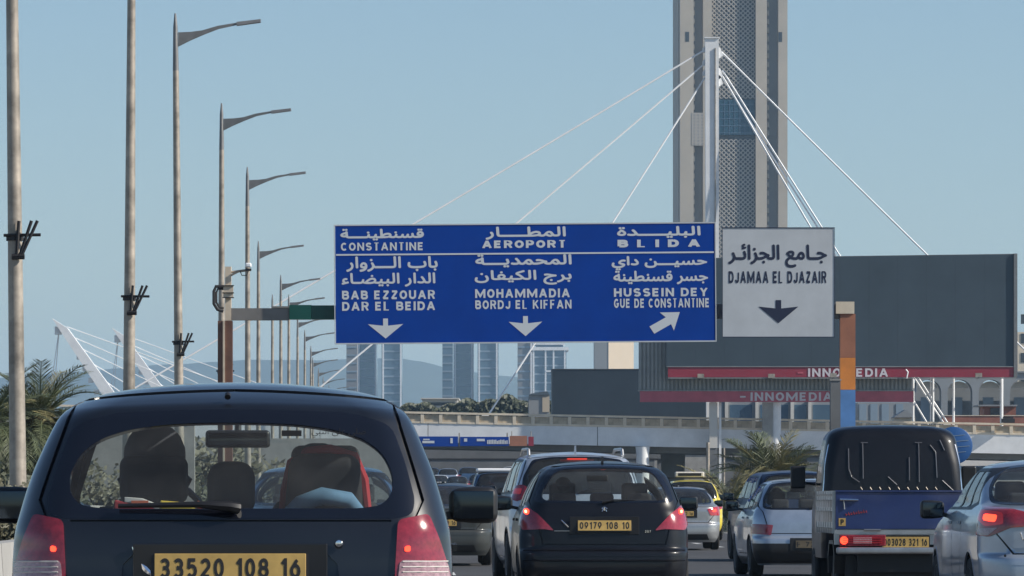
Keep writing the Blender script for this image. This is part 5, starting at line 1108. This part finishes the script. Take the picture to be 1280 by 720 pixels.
# people: one continuous skinned body, clothing and hair as parts
def person(label, loc, rz, jacket, hat=None, scale=1.0, group=None, turn=0, hatm=None):
    r = empty('person', loc, label, 'person', group, rz); r.scale = (scale,)*3
    def chain(name, pts, edges, rad, m_, levels=2, rootv=0):
        me = bpy.data.meshes.new(name); me.from_pydata(pts, edges, []); me.materials.append(M[m_]); o = bpy.data.objects.new(name, me); COL.objects.link(o); o.parent = r
        md = o.modifiers.new('skin', 'SKIN'); md.use_smooth_shade = True
        for i, q in enumerate(rad): me.skin_vertices[0].data[i].radius = q if isinstance(q, tuple) else (q, q)
        me.skin_vertices[0].data[rootv].use_root = True
        o.modifiers.new('sub', 'SUBSURF').levels = levels; o.modifiers['sub'].render_levels = levels; return o
    # seated, origin at the hip, facing +y
    pts = [(0,0,0), (0,.0,.16), (0,-.03,.34), (0,-.04,.46), (0,-.03,.53), (0,-.01,.60), (0,.012,.68), (0,.005,.745)]
    ed = [(i, i+1) for i in range(7)]; rad = [(.15,.12), (.14,.11), (.16,.11), (.10,.08), .052, (.065,.075), (.073,.09), (.05,.065)]
    for s_ in (-1, 1):
        b = len(pts)
        pts += [(s_*.17,-.03,.43), (s_*.23,.05,.22), (s_*.17,.30,.24), (s_*.16,.36,.26), (s_*.155,.40,.28)]
        ed += [(3, b), (b, b+1), (b+1, b+2), (b+2, b+3), (b+3, b+4)]; rad += [.06, .046, .032, (.036,.018), (.034,.014)]
        for k in range(4):
            c = len(pts); x0_ = s_*(.135+.018*k); pts += [(x0_, .435, .30), (x0_, .455, .275-.003*k), (x0_, .44, .25)]; ed += [(b+4, c), (c, c+1), (c+1, c+2)]; rad += [.009, .008, .007]
        c = len(pts); pts += [(s_*.12, .37, .26), (s_*.105, .39, .285)]; ed += [(b+3, c), (c, c+1)]; rad += [.011, .009]
        c = len(pts); pts += [(s_*.10,.12,-.02), (s_*.14,.46,.06), (s_*.13,.60,-.28), (s_*.13,.72,-.32)]; ed += [(0, c), (c, c+1), (c+1, c+2), (c+2, c+3)]; rad += [.095, .065, .045, (.045,.03)]
    c = len(pts); pts += [(0, .095, .655)]; ed += [(6, c)]; rad += [.014]                    # nose
    for s_ in (-1, 1): c = len(pts); pts += [(s_*.083, .0, .665)]; ed += [(6, c)]; rad += [.014]  # ears
    chain('body', pts, ed, rad, 'skin')
    for s_ in (-1, 1): MB().lathe([(.004, -.012), (.012, -.006), (.013, 0), (.012, .006), (.004, .012)], (s_*.032, .082, .69), 'x', 8).build('eye', 'letter_white', r, local=True, smooth=True)
    MB().rbox((0, .088, .615), (.05, .012, .012), .4).build('mouth', 'red_cloth', r, local=True, smooth=True)
    jp = [(0,0,0), (0,.0,.16), (0,-.03,.34), (0,-.04,.455), (0,-.035,.50)]; je = [(0,1), (1,2), (2,3), (3,4)]; jr = [(.17,.14), (.165,.13), (.185,.13), (.13,.10), (.075,.07)]
    for s_ in (-1, 1): b = len(jp); jp += [(s_*.18,-.03,.435), (s_*.235,.05,.22), (s_*.172,.29,.24)]; je += [(3, b), (b, b+1), (b+1, b+2)]; jr += [.075, .06, .046]
    chain('jacket', jp, je, jr, jacket)
    tp = [(0, 0, -.02)]; te = []; tr = [(.16, .13)]
    for s_ in (-1, 1): c = len(tp); tp += [(s_*.10,.12,-.02), (s_*.14,.46,.065), (s_*.132,.58,-.24)]; te += [(0, c), (c, c+1), (c+1, c+2)]; tr += [.108, .078, .06]
    chain('trousers', tp, te, tr, 'jacket_dark')
    MB().rbox((0, -.012, .70), (.168, .205, .17), 1, warp=lambda p: (p[0], p[1]-(.03 if p[2] < 0 else 0), p[2]*(1.0 if p[1] < .03 else .7)+(.02 if p[1] > .03 else 0))).build('hair', 'hair', r, local=True, smooth=True)
    if hat == 'beanie': MB().rbox((0, -.012, .735), (.20, .235, .17), 1).build('hat', hatm or 'jacket_dark', r, local=True, smooth=True)
    if hat == 'hood': MB().rbox((0, -.03, .66), (.25, .27, .33), 1, warp=lambda p: (p[0]*(1.25 if p[2] < -.05 else 1), p[1], p[2])).build('hood', jacket, r, local=True, smooth=True)
    if hat == 'cap':
        h = MB().rbox((0, -.01, .735), (.19, .225, .15), 1).build('cap', hatm or 'jacket_dark', r, local=True, smooth=True); MB().rbox((0, .14, .725), (.15, .13, .014), .4).build('peak', hatm or 'jacket_dark', h, local=True, smooth=True)
    return r
def in_car(r, x, y, z): 
    m_ = Matrix.Rotation(r.rotation_euler.z, 4, 'Z'); return r.location+m_ @ Vector((x, y, z))

# --- foreground hatchback
HL = [(.18,.72,.15,3.35,.2,.3,0), (.35,.80,.04,3.50,.2,.35,0), (.50,.825,.0,3.55,.22,.4,0), (.66,.838,.0,3.5,.22,.4,0), (.74,.843,.04,3.4,.22,.4,0), (.82,.843,.075,3.2,.22,.4,0), (.90,.840,.085,3.05,.22,.35,0), (.98,.832,.10,2.9,.2,.3,0), (1.050,.815,.125,2.75,.2,.25,0),
      (1.130,.793,.165,2.55,.19,.22,0), (1.210,.768,.21,2.38,.18,.2,0), (1.290,.738,.26,2.22,.17,.2,0), (1.370,.706,.31,2.08,.16,.18,0), (1.43,.678,.350,1.98,.16,.17,0), (1.462,.655,.385,1.9,.18,.16,.0), (1.482,.632,.435,1.85,.2,.15,.0), (1.504,.60,.51,1.8,.22,.15,.0), (1.524,.555,.60,1.75,.24,.15,.0), (1.540,.48,.69,1.65,.25,.15,.0), (1.551,.36,.80,1.6,.25,.15,.0), (1.558,.2,.92,1.5,.15,.1,.0), (1.561,.02,1.1,1.4,.01,.01,.0)]
hwin = [(-.3,1.392), (.1,1.392), (.26,1.387), (.40,1.368), (.5,1.335), (.57,1.28), (.607,1.20), (.605,1.125), (.565,1.08), (.48,1.068), (-.3,1.068)]
hfr = [(-.3,1.447), (.45,1.440), (.60,1.40), (.655,1.24), (.69,1.10), (.68,1.045), (.62,1.03), (-.3,1.03)]
hl = [('tail_lamp', [(.625,1.022), (.735,1.045), (.775,.95), (.815,.82), (.83,.70), (.61,.68), (.615,.85)], 'red_off'), ('lamp_lens', [(.632,.875), (.80,.868), (.82,.76), (.62,.76)], 'clear_lens'), ('brake_bulb', [(.648,.925), (.668,.928), (.668,.905), (.648,.905)], 'red_on')]
ex = [('plate_bay', 'R', [(-.3,.905), (.355,.905), (.40,.86), (.42,.70), (-.3,.70)], -.014, M['navy'], 'c'), ('panel_gap', 'R', [(-.3,1.026), (.60,1.026), (.602,1.018), (-.3,1.018)], -.008, 'trim', 'c')]
fh, FS = make_car('hatchback', 'dark navy hatchback close in front of the camera, occupants behind its rear window', 287, 336, 'hatch', 1.686, 1.56, 3.55, 'navy', 0, '33520 108 16', .845, hl, True, hwin, hfr, HL, ex, lowtrim=False, recess=M['navy'], usub=(16,14,30,6,8), vsub=5, mirw=.20, mirh=.15, br=.035, brake=False, seats=False, plate_w=.565, plate_h=.11, belt=1.05, cat='car')
for z in (.868, .848, .828, .808, .788, .768):
    for s_ in (-1, 1):
        q = [FS.uvR(x, z) for x in (.64, .70, .76, .80)]; pts = [FS.pt([u], [v])[0]+FS.nrm(np.array([u]), np.array([v]))[0]*.017 for u, v in q]
        MB().tube([(s_*p[0], p[1], p[2]) for p in pts], .0028, 5).build('lens_rib', 'white_print', fh, local=True, smooth=True)
v = FS.pt([0.], [FS.v_at(1.06, 0.)])[0]; y_ = v[1]
MB().tube([(.03, y_-.02, 1.068), (.0, y_-.035, 1.075), (-.12, y_-.03, 1.083), (-.42, y_-.012, 1.078)], [.022, .02, .012, .008], 8).build('wiper', 'trim', fh, local=True, smooth=True)
MB().lathe([(.0165, -.012), (.0165, -.02), (.012, -.026), (.006, -.027)][::-1], (.405, FS.pt([FS.uvR(.405, .937)[0]], [FS.uvR(.405, .937)[1]])[0][1], .937), 'y', 18).build('key_lock', 'chrome', fh, local=True, smooth=True)
q = [(-.365, .925), (-.345, .88), (-.315, .84), (-.285, .815)]; MB().tube([(x, FS.pt([FS.uvR(-x, z)[0]], [FS.uvR(-x, z)[1]])[0][1]-.004, z) for x, z in q], [.004, .009, .014, .008], 8).build('bright_strip', 'chrome', fh, local=True, smooth=True)  # chrome tube added for the light caught on the plate bay edge
MB().tube([(-.02, .40, 1.50), (-.02, .385, 1.49)], .012, 8).build('washer_jet', 'trim', fh, local=True)
letters('A', 'صلي على النبي', .30, .505, 1.335, 1.372, 0, 'lettering', 'ink', fh, FS.pt([FS.uvR(.4, 1.35)[0]], [FS.uvR(.4, 1.35)[1]])[0][1]-.012)
MB().rbox((.225, .272, 1.352), (.075, .003, .022), .45).build('sticker', 'ink', fh, local=True)
MB().box(-.62, .62, .28, .62, 1.005, 1.024).build('parcel_shelf', 'trim_back', fh, local=True)
hm_ = MB().rbox((-.03, 1.95, 1.35), (.265, .035, .072), .45).build('cabin_mirror', 'trim', fh, local=True, smooth=True); MB().rbox((-.03, 1.93, 1.35), (.24, .004, .052), .45).build('mirror_glass', 'mirror_glass', hm_, local=True, smooth=True); MB().tube([(-.03, 1.96, 1.38), (-.03, 1.99, 1.47)], .015, 6).build('mirror_stalk', 'trim', hm_, local=True)
seat(fh, -.34, 1.42, .38, 'seat', hz=.56)
pq = seat(fh, .34, 1.32, .42, 'seat', hz=.56)
MB().rbox((.34, 1.165, 1.12), (.31, .16, .34), .4, warp=lambda p: (p[0]*(1-.5*max(0, p[2])), p[1]-p[2]*.2, p[2])).build('seat_cover', 'seat', pq, local=True, smooth=True)
MB().tube([(.16, 1.16, .98), (.175, 1.15, 1.14), (.20, 1.12, 1.25), (.27, 1.1, 1.295), (.36, 1.1, 1.30), (.45, 1.11, 1.27), (.49, 1.13, 1.18), (.515, 1.15, .98)], [.012, .012, .012, .016, .02, .026, .022, .016], 8).build('red_piping', 'red_cloth', pq, local=True, smooth=True)
MB().tube([(.17, 1.04, 1.02), (.24, .99, 1.085), (.33, .97, 1.115), (.43, .99, 1.10), (.5, 1.04, 1.02)], [.025, .032, .036, .034, .024], 10).build('cloth_roll', 'jacket_blue', pq, local=True, smooth=True)
rb = MB().rbox((0, .78, .80), (1.1, .16, .5), .3).build('rear_bench', 'seat', fh, local=True, smooth=True); MB().rbox((-.02, .80, 1.14), (.185, .13, .22), 1).build('headrest', 'seat', rb, local=True, smooth=True)
MB().tube([(-.34+.18*math.cos(2*PI*t/20), 1.93+.04*math.sin(2*PI*t/20), 1.0+.17*math.sin(2*PI*t/20)) for t in range(21)], .014, 6, cap=False).build('steering_wheel', 'trim', fh, local=True, smooth=True)
pk = []
for i, (x, wd, h, m_, dz_) in enumerate(((-.35, .20, .012, 'red_cloth', 0), (-.345, .13, .002, 'white_print', .045), (-.20, .15, .022, 'yellow_cloth', 0), (-.05, .17, .012, 'orange_cloth', 0))):
    lab = ('red packet at the left end of the parcel shelf', 'white printed packet lying on the red one on the parcel shelf', 'yellow packet in the middle of the parcel shelf', 'orange packet at the right on the parcel shelf')[i]
    c = in_car(fh, x, .42, 1.025+dz_); k_ = empty('packet', c, lab, 'packet', 'packets on the parcel shelf', ROAD); MB().rbox((0, 0, h/2+.02), (wd, .12, (h+.04) if h > .01 else .02), .12, warp=lambda p: (p[0], p[1], p[2]-.10*p[0]+.012*math.sin(p[0]*60)+.006*math.sin(p[0]*140+2))).build('wrapper', m_, k_, local=True, smooth=True); MB().box(-wd*.3, wd*.2, -.0625, -.061, .018, .028).build('printed_band', 'white_print' if m_ != 'white_print' else 'orange_cloth', k_, local=True)
person('driver in a dark hooded jacket at the left inside the navy hatchback', in_car(fh, -.345, 1.45, .60), ROAD, 'jacket_dark', 'hood', .98)
person('passenger in a blue jacket and dark cap on the right inside the navy hatchback', in_car(fh, .30, 1.62, .60), ROAD+.1, 'jacket_blue', 'cap', .9)

M['red_lens2'] = mat('bright_red_lens', (.34, .03, .045), .15, coat=1, noise=.3, nscale=30)
# --- black hatchback
W = 1.748; hw = W/2
pl = [('tail_lamp', [(.50,.795), (.60,.81), (.80,.80), (.855,.87), (.84,1.06), (.80,1.065), (.66,.96)], 'red_lens2'), ('lamp_lens', [(.735,1.0), (.775,1.015), (.79,.975), (.77,.95), (.74,.955)], 'red_on'), ('brake_bulb', [(.755,.99), (.775,.995), (.775,.965), (.755,.965)], 'red_hot')]
pw = [(-.3,1.42), (.40,1.415), (.50,1.38), (.60,1.22), (.625,1.13), (.58,1.095), (-.3,1.085)]
b7, S7 = make_car('hatchback', 'charcoal hatchback with amber plate and lit brake lamps in the middle of the picture', 756, 126, 'hatch', W, 1.50, 4.03, 'black_paint', 0, '09179 108 10', .845, pl, True, pw, [(-.3,1.46), (.44,1.45), (.54,1.41), (.66,1.22), (.695,1.10), (.66,1.075), (-.3,1.065)], usub=(12,10,20,4,6), vsub=4, plate_w=.53, plate_h=.105)
antenna(b7, .62, 1.485, .05)
MB().tube([(-.02, .155, 1.075), (.1, .165, 1.10), (.5, .23, 1.095)], [.013, .009, .005], 6).build('wiper', 'trim', b7, local=True, smooth=True)
b = MB(); 
for pts in ([(-.022, 0), (-.012, .02), (-.018, .04), (0, .045), (.018, .04), (.012, .02), (.022, 0)], [(0, .045), (0, .01)], [(-.03, .03), (-.012, .035)], [(.012, .035), (.03, .03)]): b.tube([(x, .085, .985+z) for x, z in pts], .0045, 5)
b.build('emblem', 'chrome', b7, local=True)
letters('L', '207', .40, .46, .775, .80, .2, 'badge', 'chrome', b7, .05); MB().tube([(-.43, .055, .90), (-.36, .05, .83)], .006, 5).build('bright_strip', 'chrome', b7, local=True)
MB().box(-.5, -.35, .04, .05, .79, .796).build('badge', 'steel', b7, local=True)
for z0_, d_ in ((.60, .012), (.50, .006)):
    q = [S7.pt([S7.uvR(x, z0_)[0]], [S7.uvR(x, z0_)[1]])[0]+np.array([0, -d_*.3, 0]) for x in np.linspace(0, .80, 9)]
    MB().tube([tuple(p*np.array([-1, 1, 1])) for p in q[::-1]]+[tuple(p) for p in q[1:]], .011, 6).build('bumper_moulding', 'black_paint', b7, local=True, smooth=True)
MB().tube([(.55, .12, .26), (.55, -.01, .265)], .026, 10).build('exhaust', 'steel', b7, local=True, smooth=True)
# --- SUV ahead-left of it
sl_ = [('tail_lamp', [(.66,1.27), (.72,1.30), (.84,1.27), (.875,1.12), (.80,1.08), (.70,1.12)], 'red_off'), ('lamp_lens', [(.72,1.25), (.83,1.24), (.84,1.18), (.74,1.17)], 'red_mid')]
sv_, S_ = make_car('suv', 'silver blue SUV with roof rails half hidden behind the charcoal hatchback', 724, 97, 'suv', 1.85, 1.735, 4.4, 'silver_blue', 2.2, None, .8, sl_, True, rails=True, glass_m='glass_dark', mir='trim')
antenna(sv_, .7, 1.72, .09, 'steel')
MB().box(-.22, .22, .40, .42, 1.60, 1.63).build('high_brake_lamp', 'red_mid', sv_, local=True)
# --- silver car and taxi ahead
sl2 = [('tail_lamp', [(.55,.90), (.80,.96), (.86,.92), (.84,.76), (.62,.76)], 'red_mid'), ('lamp_lens', [(.66,.88), (.74,.9), (.74,.84), (.66,.84)], 'red_on')]
make_car('sedan', 'silver saloon with dark rear window between the charcoal hatchback and the dark blue SUV', 853, 57, 'sedan', 1.75, 1.41, 4.4, 'silver', 0, '01542 112 16', .80, sl2, False, glass_m='glass_dark', usub=(6,4,10,3,4))
tx, _ = make_car('taxi', 'yellow taxi with roof board seen over the silver saloon', 866, 46, 'hatch', 1.72, 1.66, 4.1, 'taxi_yellow', 0, None, .8, None, False, glass_m='glass_dark', cat='taxi', usub=(6,4,10,3,4))
ts = MB().rbox((.0, 1.6, 1.80), (.8, .22, .15), .25).build('roof_board', 'white_print', tx, local=True); MB().box(-.32, .32, 1.485, 1.489, 1.76, 1.84).build('printed_band', 'trim', ts, local=True); MB().box(-.75, .75, 1.5, 1.9, 1.685, 1.72).build('roof_rack', 'trim', tx, local=True)
# --- dark blue SUV
make_car('suv', 'dark blue tall hatchback showing its left side, behind the pale hatchback', 1001, 70, 'suv', 1.80, 1.64, 4.3, 'deep_blue', 3.0, None, .8, None, False, glass_m='glass', mir='trim', usub=(6,5,16,4,5))
# --- pale hatchback
cl_ = [('tail_lamp', [(.52,.745), (.80,.76), (.82,.62), (.55,.60)], 'red_off')]
ch, _ = make_car('hatchback', 'pale silver hatchback with black bumper just left of the blue pickup', 1013, 88, 'hatch', 1.66, 1.42, 3.75, 'silver_light', 1.5, 'F 72417', .47, cl_, False, None, bumper='trim', lowtrim=False, glass_m='glass', plate_w=.42, mir='trim', plate_m=mat('dark_plate', (.10, .08, .05), .7, noise=.4, nscale=9))  # plate coloured darker than the other amber ones
person('driver seen dark through the rear window of the pale silver hatchback', in_car(ch, -.33, 1.55, .50), ROAD, 'jacket_dark', None, 1.0)
person('driver seen as a dark shape inside the charcoal hatchback', in_car(b7, -.36, 1.75, .55), ROAD, 'jacket_dark', None, 1.0)
# --- silver saloon at the right edge
kl = [('tail_lamp', [(.60,1.02), (.80,1.045), (.86,1.0), (.88,.80), (.78,.78), (.60,.86), (.35,.88), (.33,.96)], 'red_off'), ('lamp_lens', [(.66,.985), (.82,1.01), (.845,.93), (.80,.87), (.66,.89)], 'red_mid'), ('brake_bulb', [(.70,.965), (.80,.975), (.81,.92), (.72,.905)], 'red_on'), ('reverse_lens', [(.70,.86), (.85,.85), (.86,.80), (.78,.79)], 'clear_lens')]
kia, _ = make_car('sedan', 'pale silver saloon with lit tail lamp cut by the right edge', 1352, 145, 'sedan', 1.775, 1.47, 4.5, 'silver_light', .2, '00417 110 16', .78, kl, True, glass_m='glass', usub=(12,10,20,5,6), vsub=4, mir='trim', mirw=.22, mirh=.17, mirz=-.02)
MB().tube([(-.52, .055, .82), (-.50, .05, .76), (-.44, .05, .735), (-.2, .045, .73)], .008, 6).build('bright_strip', 'chrome', kia, local=True)
MB().lathe([(.012, -.004), (.012, .004)], (-.66, .01, .62), 'y', 10).build('tow_cap', 'trim', kia, local=True)
# --- dark saloon, mirror side, van with white roof, more of the queue
make_car('sedan', 'dark grey saloon half hidden by the right mirror of the navy hatchback', 552, 75, 'sedan', 1.74, 1.40, 4.4, 'grey_paint', 0, '02216 109 16', .72, None, False, glass_m='glass_dark', usub=(6,5,12,4,4))
vn, _ = make_car('minivan', 'light blue minivan with white roof left of the silver blue SUV', 629, 51, 'suv', 1.75, 1.84, 4.2, 'mid_blue', 0, None, .8, None, False, glass_m='glass_dark', cat='van', usub=(6,4,10,3,4))
MB().rbox((0, 1.3, 1.835), (1.28, 1.7, .09), .45).build('roof_panel', 'white_steel', vn, local=True, smooth=True)
make_car('hatchback', 'small dark car far ahead beside the navy hatchback pillar', 528, 58, 'hatch', 1.6, 1.46, 3.7, 'deep_blue', 0, None, .8, None, False, glass_m='glass_dark', usub=(6,4,10,3,4))
make_car('sedan', 'blue saloon seen through the windows of the navy hatchback', 402, 128, 'sedan', 1.76, 1.46, 4.5, 'mid_blue', 0, '10225 115 16', .8, None, True, glass_m='glass', usub=(6,5,14,4,5))
make_car('hatchback', 'light car glimpsed between the blue pickup and the right hand saloon', 1215, 56, 'hatch', 1.7, 1.5, 3.9, 'silver_light', 0, None, .8, None, False, glass_m='glass_dark', usub=(6,4,10,3,4))
# far queue below the bridge, on the rising road
tg_ = MB(); ra = [(-16, 300), (3, 300), (3, 391), (-16, 391)]
tg_.add([(x-2, y, -.005 if y == 300 else 2.3) for x, y in ra], [(0,1,2,3)]); tag(tg_.build('rising_road', M['asphalt']), kind='structure')
cols = ['silver', 'white_paint', 'grey_paint', 'deep_blue', 'silver_light', 'mid_blue']; names = ['silver', 'white', 'grey', 'dark blue', 'pale silver', 'blue']
far = []
for j, (px, Y) in enumerate(((524, 345), (548, 352), (572, 348), (600, 356), (628, 350), (512, 372), (538, 378), (560, 375), (586, 380), (612, 376), (640, 382), (662, 372))):
    ci = j % 6; zc_ = (Y-300)/91*2.3
    if j < 6:
        fr_, _ = make_car('hatchback', 'x', px, F/Y, 'hatch', 1.7, 1.5, 3.9, cols[ci], 0, None, .8, None, False, glass_m='glass_dark', usub=(4,3,8,3,3), vsub=2, seats=False, group='far cars queueing under the bridge'); far.append(fr_)
    else: fr_ = copy_tree(far[(j+3) % 6]); ci = (j+3) % 6; fr_.location = ((px-CX)/F*Y, Y, 0)
    fr_.location.z = zc_
    fr_['label'] = 'tiny far %s car under the bridge, %s of the %s row' % (names[ci], ('first', 'second', 'third', 'fourth', 'fifth', 'sixth')[j % 6], 'nearer' if j < 6 else 'farther')

# --- blue pickup
sc_ = 116; Yp = F/sc_; pu = empty('pickup_truck', ((1142-CX)/sc_, Yp, 0), 'small pickup with blue tailgate and tall black cab back beside the silver saloon', 'pickup truck', 'cars queueing in the traffic jam', ROAD)
CL = [(.45,.80,2.32,4.3,.12,.3,0), (.7,.81,2.30,4.4,.12,.3,0), (.95,.81,2.30,4.35,.12,.3,0), (1.100,.80,2.30,4.1,.12,.25,0), (1.200,.795,2.31,3.95,.12,.22,0), (1.350,.785,2.32,3.8,.13,.2,0), (1.500,.775,2.34,3.65,.14,.2,0), (1.650,.755,2.37,3.5,.16,.2,0), (1.805,.73,2.41,3.38,.18,.2,0), (1.885,.68,2.46,3.25,.2,.2,.01), (1.930,.58,2.56,3.1,.2,.2,.01), (1.945,.35,2.7,2.95,.1,.1,.01), (1.950,.02,2.8,2.9,.01,.01,0)]
cab = Surf(CL, br=.02, lat=.04); fe = [('rear_panel', 'R', rnd_poly([(-.3,1.905), (.56,1.90), (.70,1.84), (.752,1.55), (.78,1.15), (.78,.9), (-.3,.9)], .06), .004, 'cab_black', 'c')]
fe += [('windscreen', 'F', [(-.3,1.78), (.6,1.78), (.7,1.25), (-.3,1.2)], -.003, 'glass', 'c'), ('window', 'S', rnd_poly([(2.65,1.25), (2.68,1.72), (3.2,1.72), (3.55,1.25)], .05), -.003, 'glass', 'p')]
M['cab_paint'] = paint('pickup_cab_paint', (.007, .009, .018), 0)
skin(cab, fe, pu, {'body': M['cab_paint']}, (12,10,14,4,6), 4)
SRF = lambda x, z, d=.012: tuple(cab.pt([cab.uvR(abs(x), z)[0]], [cab.uvR(abs(x), z)[1]])[0]*np.array([1 if x >= 0 else -1, 1, 1])+np.array([0, -d, 0]))
for pts in ([(-.50,1.68), (-.50,1.45), (-.47,1.36), (-.38,1.30)], [(-.34,1.74), (-.34,1.34)], [(-.36,1.745), (-.28,1.745)], [(.18,1.58), (.18,1.32)], [(.29,1.74), (.29,1.3)], [(.25,1.745), (.33,1.745)], [(.42,1.72), (.48,1.64), (.49,1.35)], [(.53,1.78), (.58,1.66)], [(-.06,1.36), (.04,1.27)], [(.55,1.32), (.68,1.20)]):
    d = dens(pts[::1], .06); q = []
    for i in range(len(pts)-1):
        for k in range(4): t = k/4; q.append((pts[i][0]+(pts[i+1][0]-pts[i][0])*t, pts[i][1]+(pts[i+1][1]-pts[i][1])*t))
    q.append(pts[-1]); MB().tube([SRF(x, z) for x, z in q], .007, 6).build('pressed_rib', mat('rib_glint_paint', (.10, .10, .11), .25, 0, coat=.6), pu, local=True, smooth=True)  # ribs paler than the cab, their glints put into the colour
for k in range(9): x = -.36+k*.105; MB().tube([SRF(x-.01, 1.245, .02), SRF(x+.01, 1.215, .02)], .006, 6).build('tarp_hook', 'galv', pu, local=True)
for s_ in (-1, 1): MB().tube([tuple(np.array(SRF(s_*x, z, -.02))+np.array([s_*.012, 0, 0])) for x, z in ((.62,1.84), (.70,1.72), (.735,1.55), (.755,1.3), (.765,1.2))], .011, 6).build('cab_edge_trim', 'chrome', pu, local=True, smooth=True)
for s_ in (-1, 1):
    mm = MB().rbox((s_*.98, 3.5, 1.36), (.17, .07, .26), .35).build('door_mirror', 'trim', pu, local=True, smooth=True); MB().rbox((s_*.98, 3.462, 1.36), (.14, .006, .22), .35).build('mirror_glass', 'trim', mm, local=True); MB().tube([(s_*.78, 3.55, 1.28), (s_*.92, 3.52, 1.30)], .015, 6).build('mirror_arm', 'trim', mm, local=True)
BW = .855
MB().box(-BW+.03, BW-.03, .03, 2.24, .74, .80).build('bed_floor', 'steel', pu, local=True)
tgp = MB().rbox((0, 0, .985), (BW*2-.02, .045, .40), .15).build('tailgate', 'blue_tail', pu, local=True)
MB().box(-BW+.01, BW-.01, -.035, .03, 1.187, 1.205).build('top_rail', 'blue_tail', tgp, local=True)
MB().tube([(-.80, -.035, 1.105), (-.60, -.04, 1.10)], [.016, .013], 8).build('latch', 'chrome', tgp, local=True, smooth=True); MB().tube([(-.76, -.033, 1.105), (-.75, -.033, 1.0)], .008, 6).build('latch_rod', 'steel', tgp, local=True)
MB().box(-.81, -.735, -.027, -.024, .82, .905).build('sticker', 'amber', tgp, local=True); letters('L', 'P', -.79, -.755, .835, .892, .25, 'lettering', 'ink', tgp, -.0285)
b = MB(); rn = random.Random(2)
for k in range(9): x = -.74+k*.027; z = .935+k*.0042; b.tube([(x, -.026, z), (x+.008, -.026, z+.02+.01*(k % 2)), (x+.016, -.026, z-.004)], .003, 4)
b.build('red_script', 'red_on' if False else 'red_cloth', tgp, local=True)
for s_ in (-1, 1):
    sp = MB().box(s_*BW-.012, s_*BW+.012, .02, 2.25, .80, .86).build('side_board', 'steel', pu, local=True)
    for z in (1.0, 1.12, 1.18): MB().box(s_*BW-.014, s_*BW+.014, .02, 2.25, z-.018, z+.018).build('side_rail', 'steel', pu, local=True)
    for k in range(8): MB().box(s_*BW-.02, s_*BW+.02, .03+k*.31, .075+k*.31, .74, 1.20).build('side_stake', 'steel', pu, local=True)
MB().box(-BW, BW, -.03, .05, .73, .775).build('rear_rail', 'steel', pu, local=True)
for x in (-.45, .38): MB().tube([(x-.09, -.05, .775), (x+.09, -.05, .775)], .013, 6).build('hinge', 'steel', pu, local=True)
MB().box(-BW+.0, BW, 0, .06, .62, .729).build('lamp_beam', 'steel', pu, local=True)
for s_ in (-1, 1):
    c0 = s_*(BW-.30); o = MB().rbox((c0, -.02, .665), (.50, .05, .12), .2).build('tail_lamp', 'red_off', pu, local=True)
    MB().rbox((c0, -.048, .665), (.20, .01, .07), .2).build('clear_lens', 'clear_lens', o, local=True)
    MB().lathe([(.04, -.052), (.045, -.04)], (c0+s_*.2, 0, .665), 'y', 18).build('lit_lamp', 'red_on', o, local=True)
    for z in (.64, .665, .69): MB().box(c0-.21, c0+.21, -.054, -.046, z-.003, z+.003).build('lens_rib', 'red_mid', o, local=True)
plate(pu, -.09, -.03, .645, .50, .115, '003028 321 16'); MB().box(-.35, .17, -.035, .0, .71, .722).build('plate_lamp', 'trim', pu, local=True)
MB().rbox((0, -.06, .555), (BW*1.96, .07, .075), .3).build('bumper', 'steel', pu, local=True, smooth=True)
MB().box(-.6, .6, .1, 4.1, .32, .55).build('chassis', 'trim', pu, local=True); MB().box(-.72, .72, .2, .25, .25, .5).build('rear_flap', 'trim', pu, local=True)
for y in (.75, 3.6):
    for s_ in (-1, 1): wheel(pu, s_*.70, y, .29)
for s_ in (-1, 1): MB().prism_x([(.35,.30), (.32,.5), (.5,.66), (1.0,.66), (1.18,.5), (1.15,.30), (1.1,.3), (1.12,.48), (.98,.62), (.52,.62), (.38,.48), (.4,.3)], s_*.70-.13, s_*.70+.13).build('mudguard', 'trim', pu, local=True)
# ---------------------------------------------------------------- haze
b = MB().box(-9500, 9500, -300, 10000, -1.2, 262)
hz = b.build('haze', M['trim']); hz.data.materials.clear()
hm = bpy.data.materials.new('haze'); hm.use_nodes = True; n = hm.node_tree.nodes; n.remove(n['Principled BSDF'])
pv = n.new('ShaderNodeVolumePrincipled'); pv.inputs['Density'].default_value = HAZE; pv.inputs['Color'].default_value = (.50, .74, .98, 1); pv.inputs['Anisotropy'].default_value = .2
hm.node_tree.links.new(pv.outputs[0], n['Material Output'].inputs['Volume']); hz.data.materials.append(hm); tag(hz, kind='stuff')
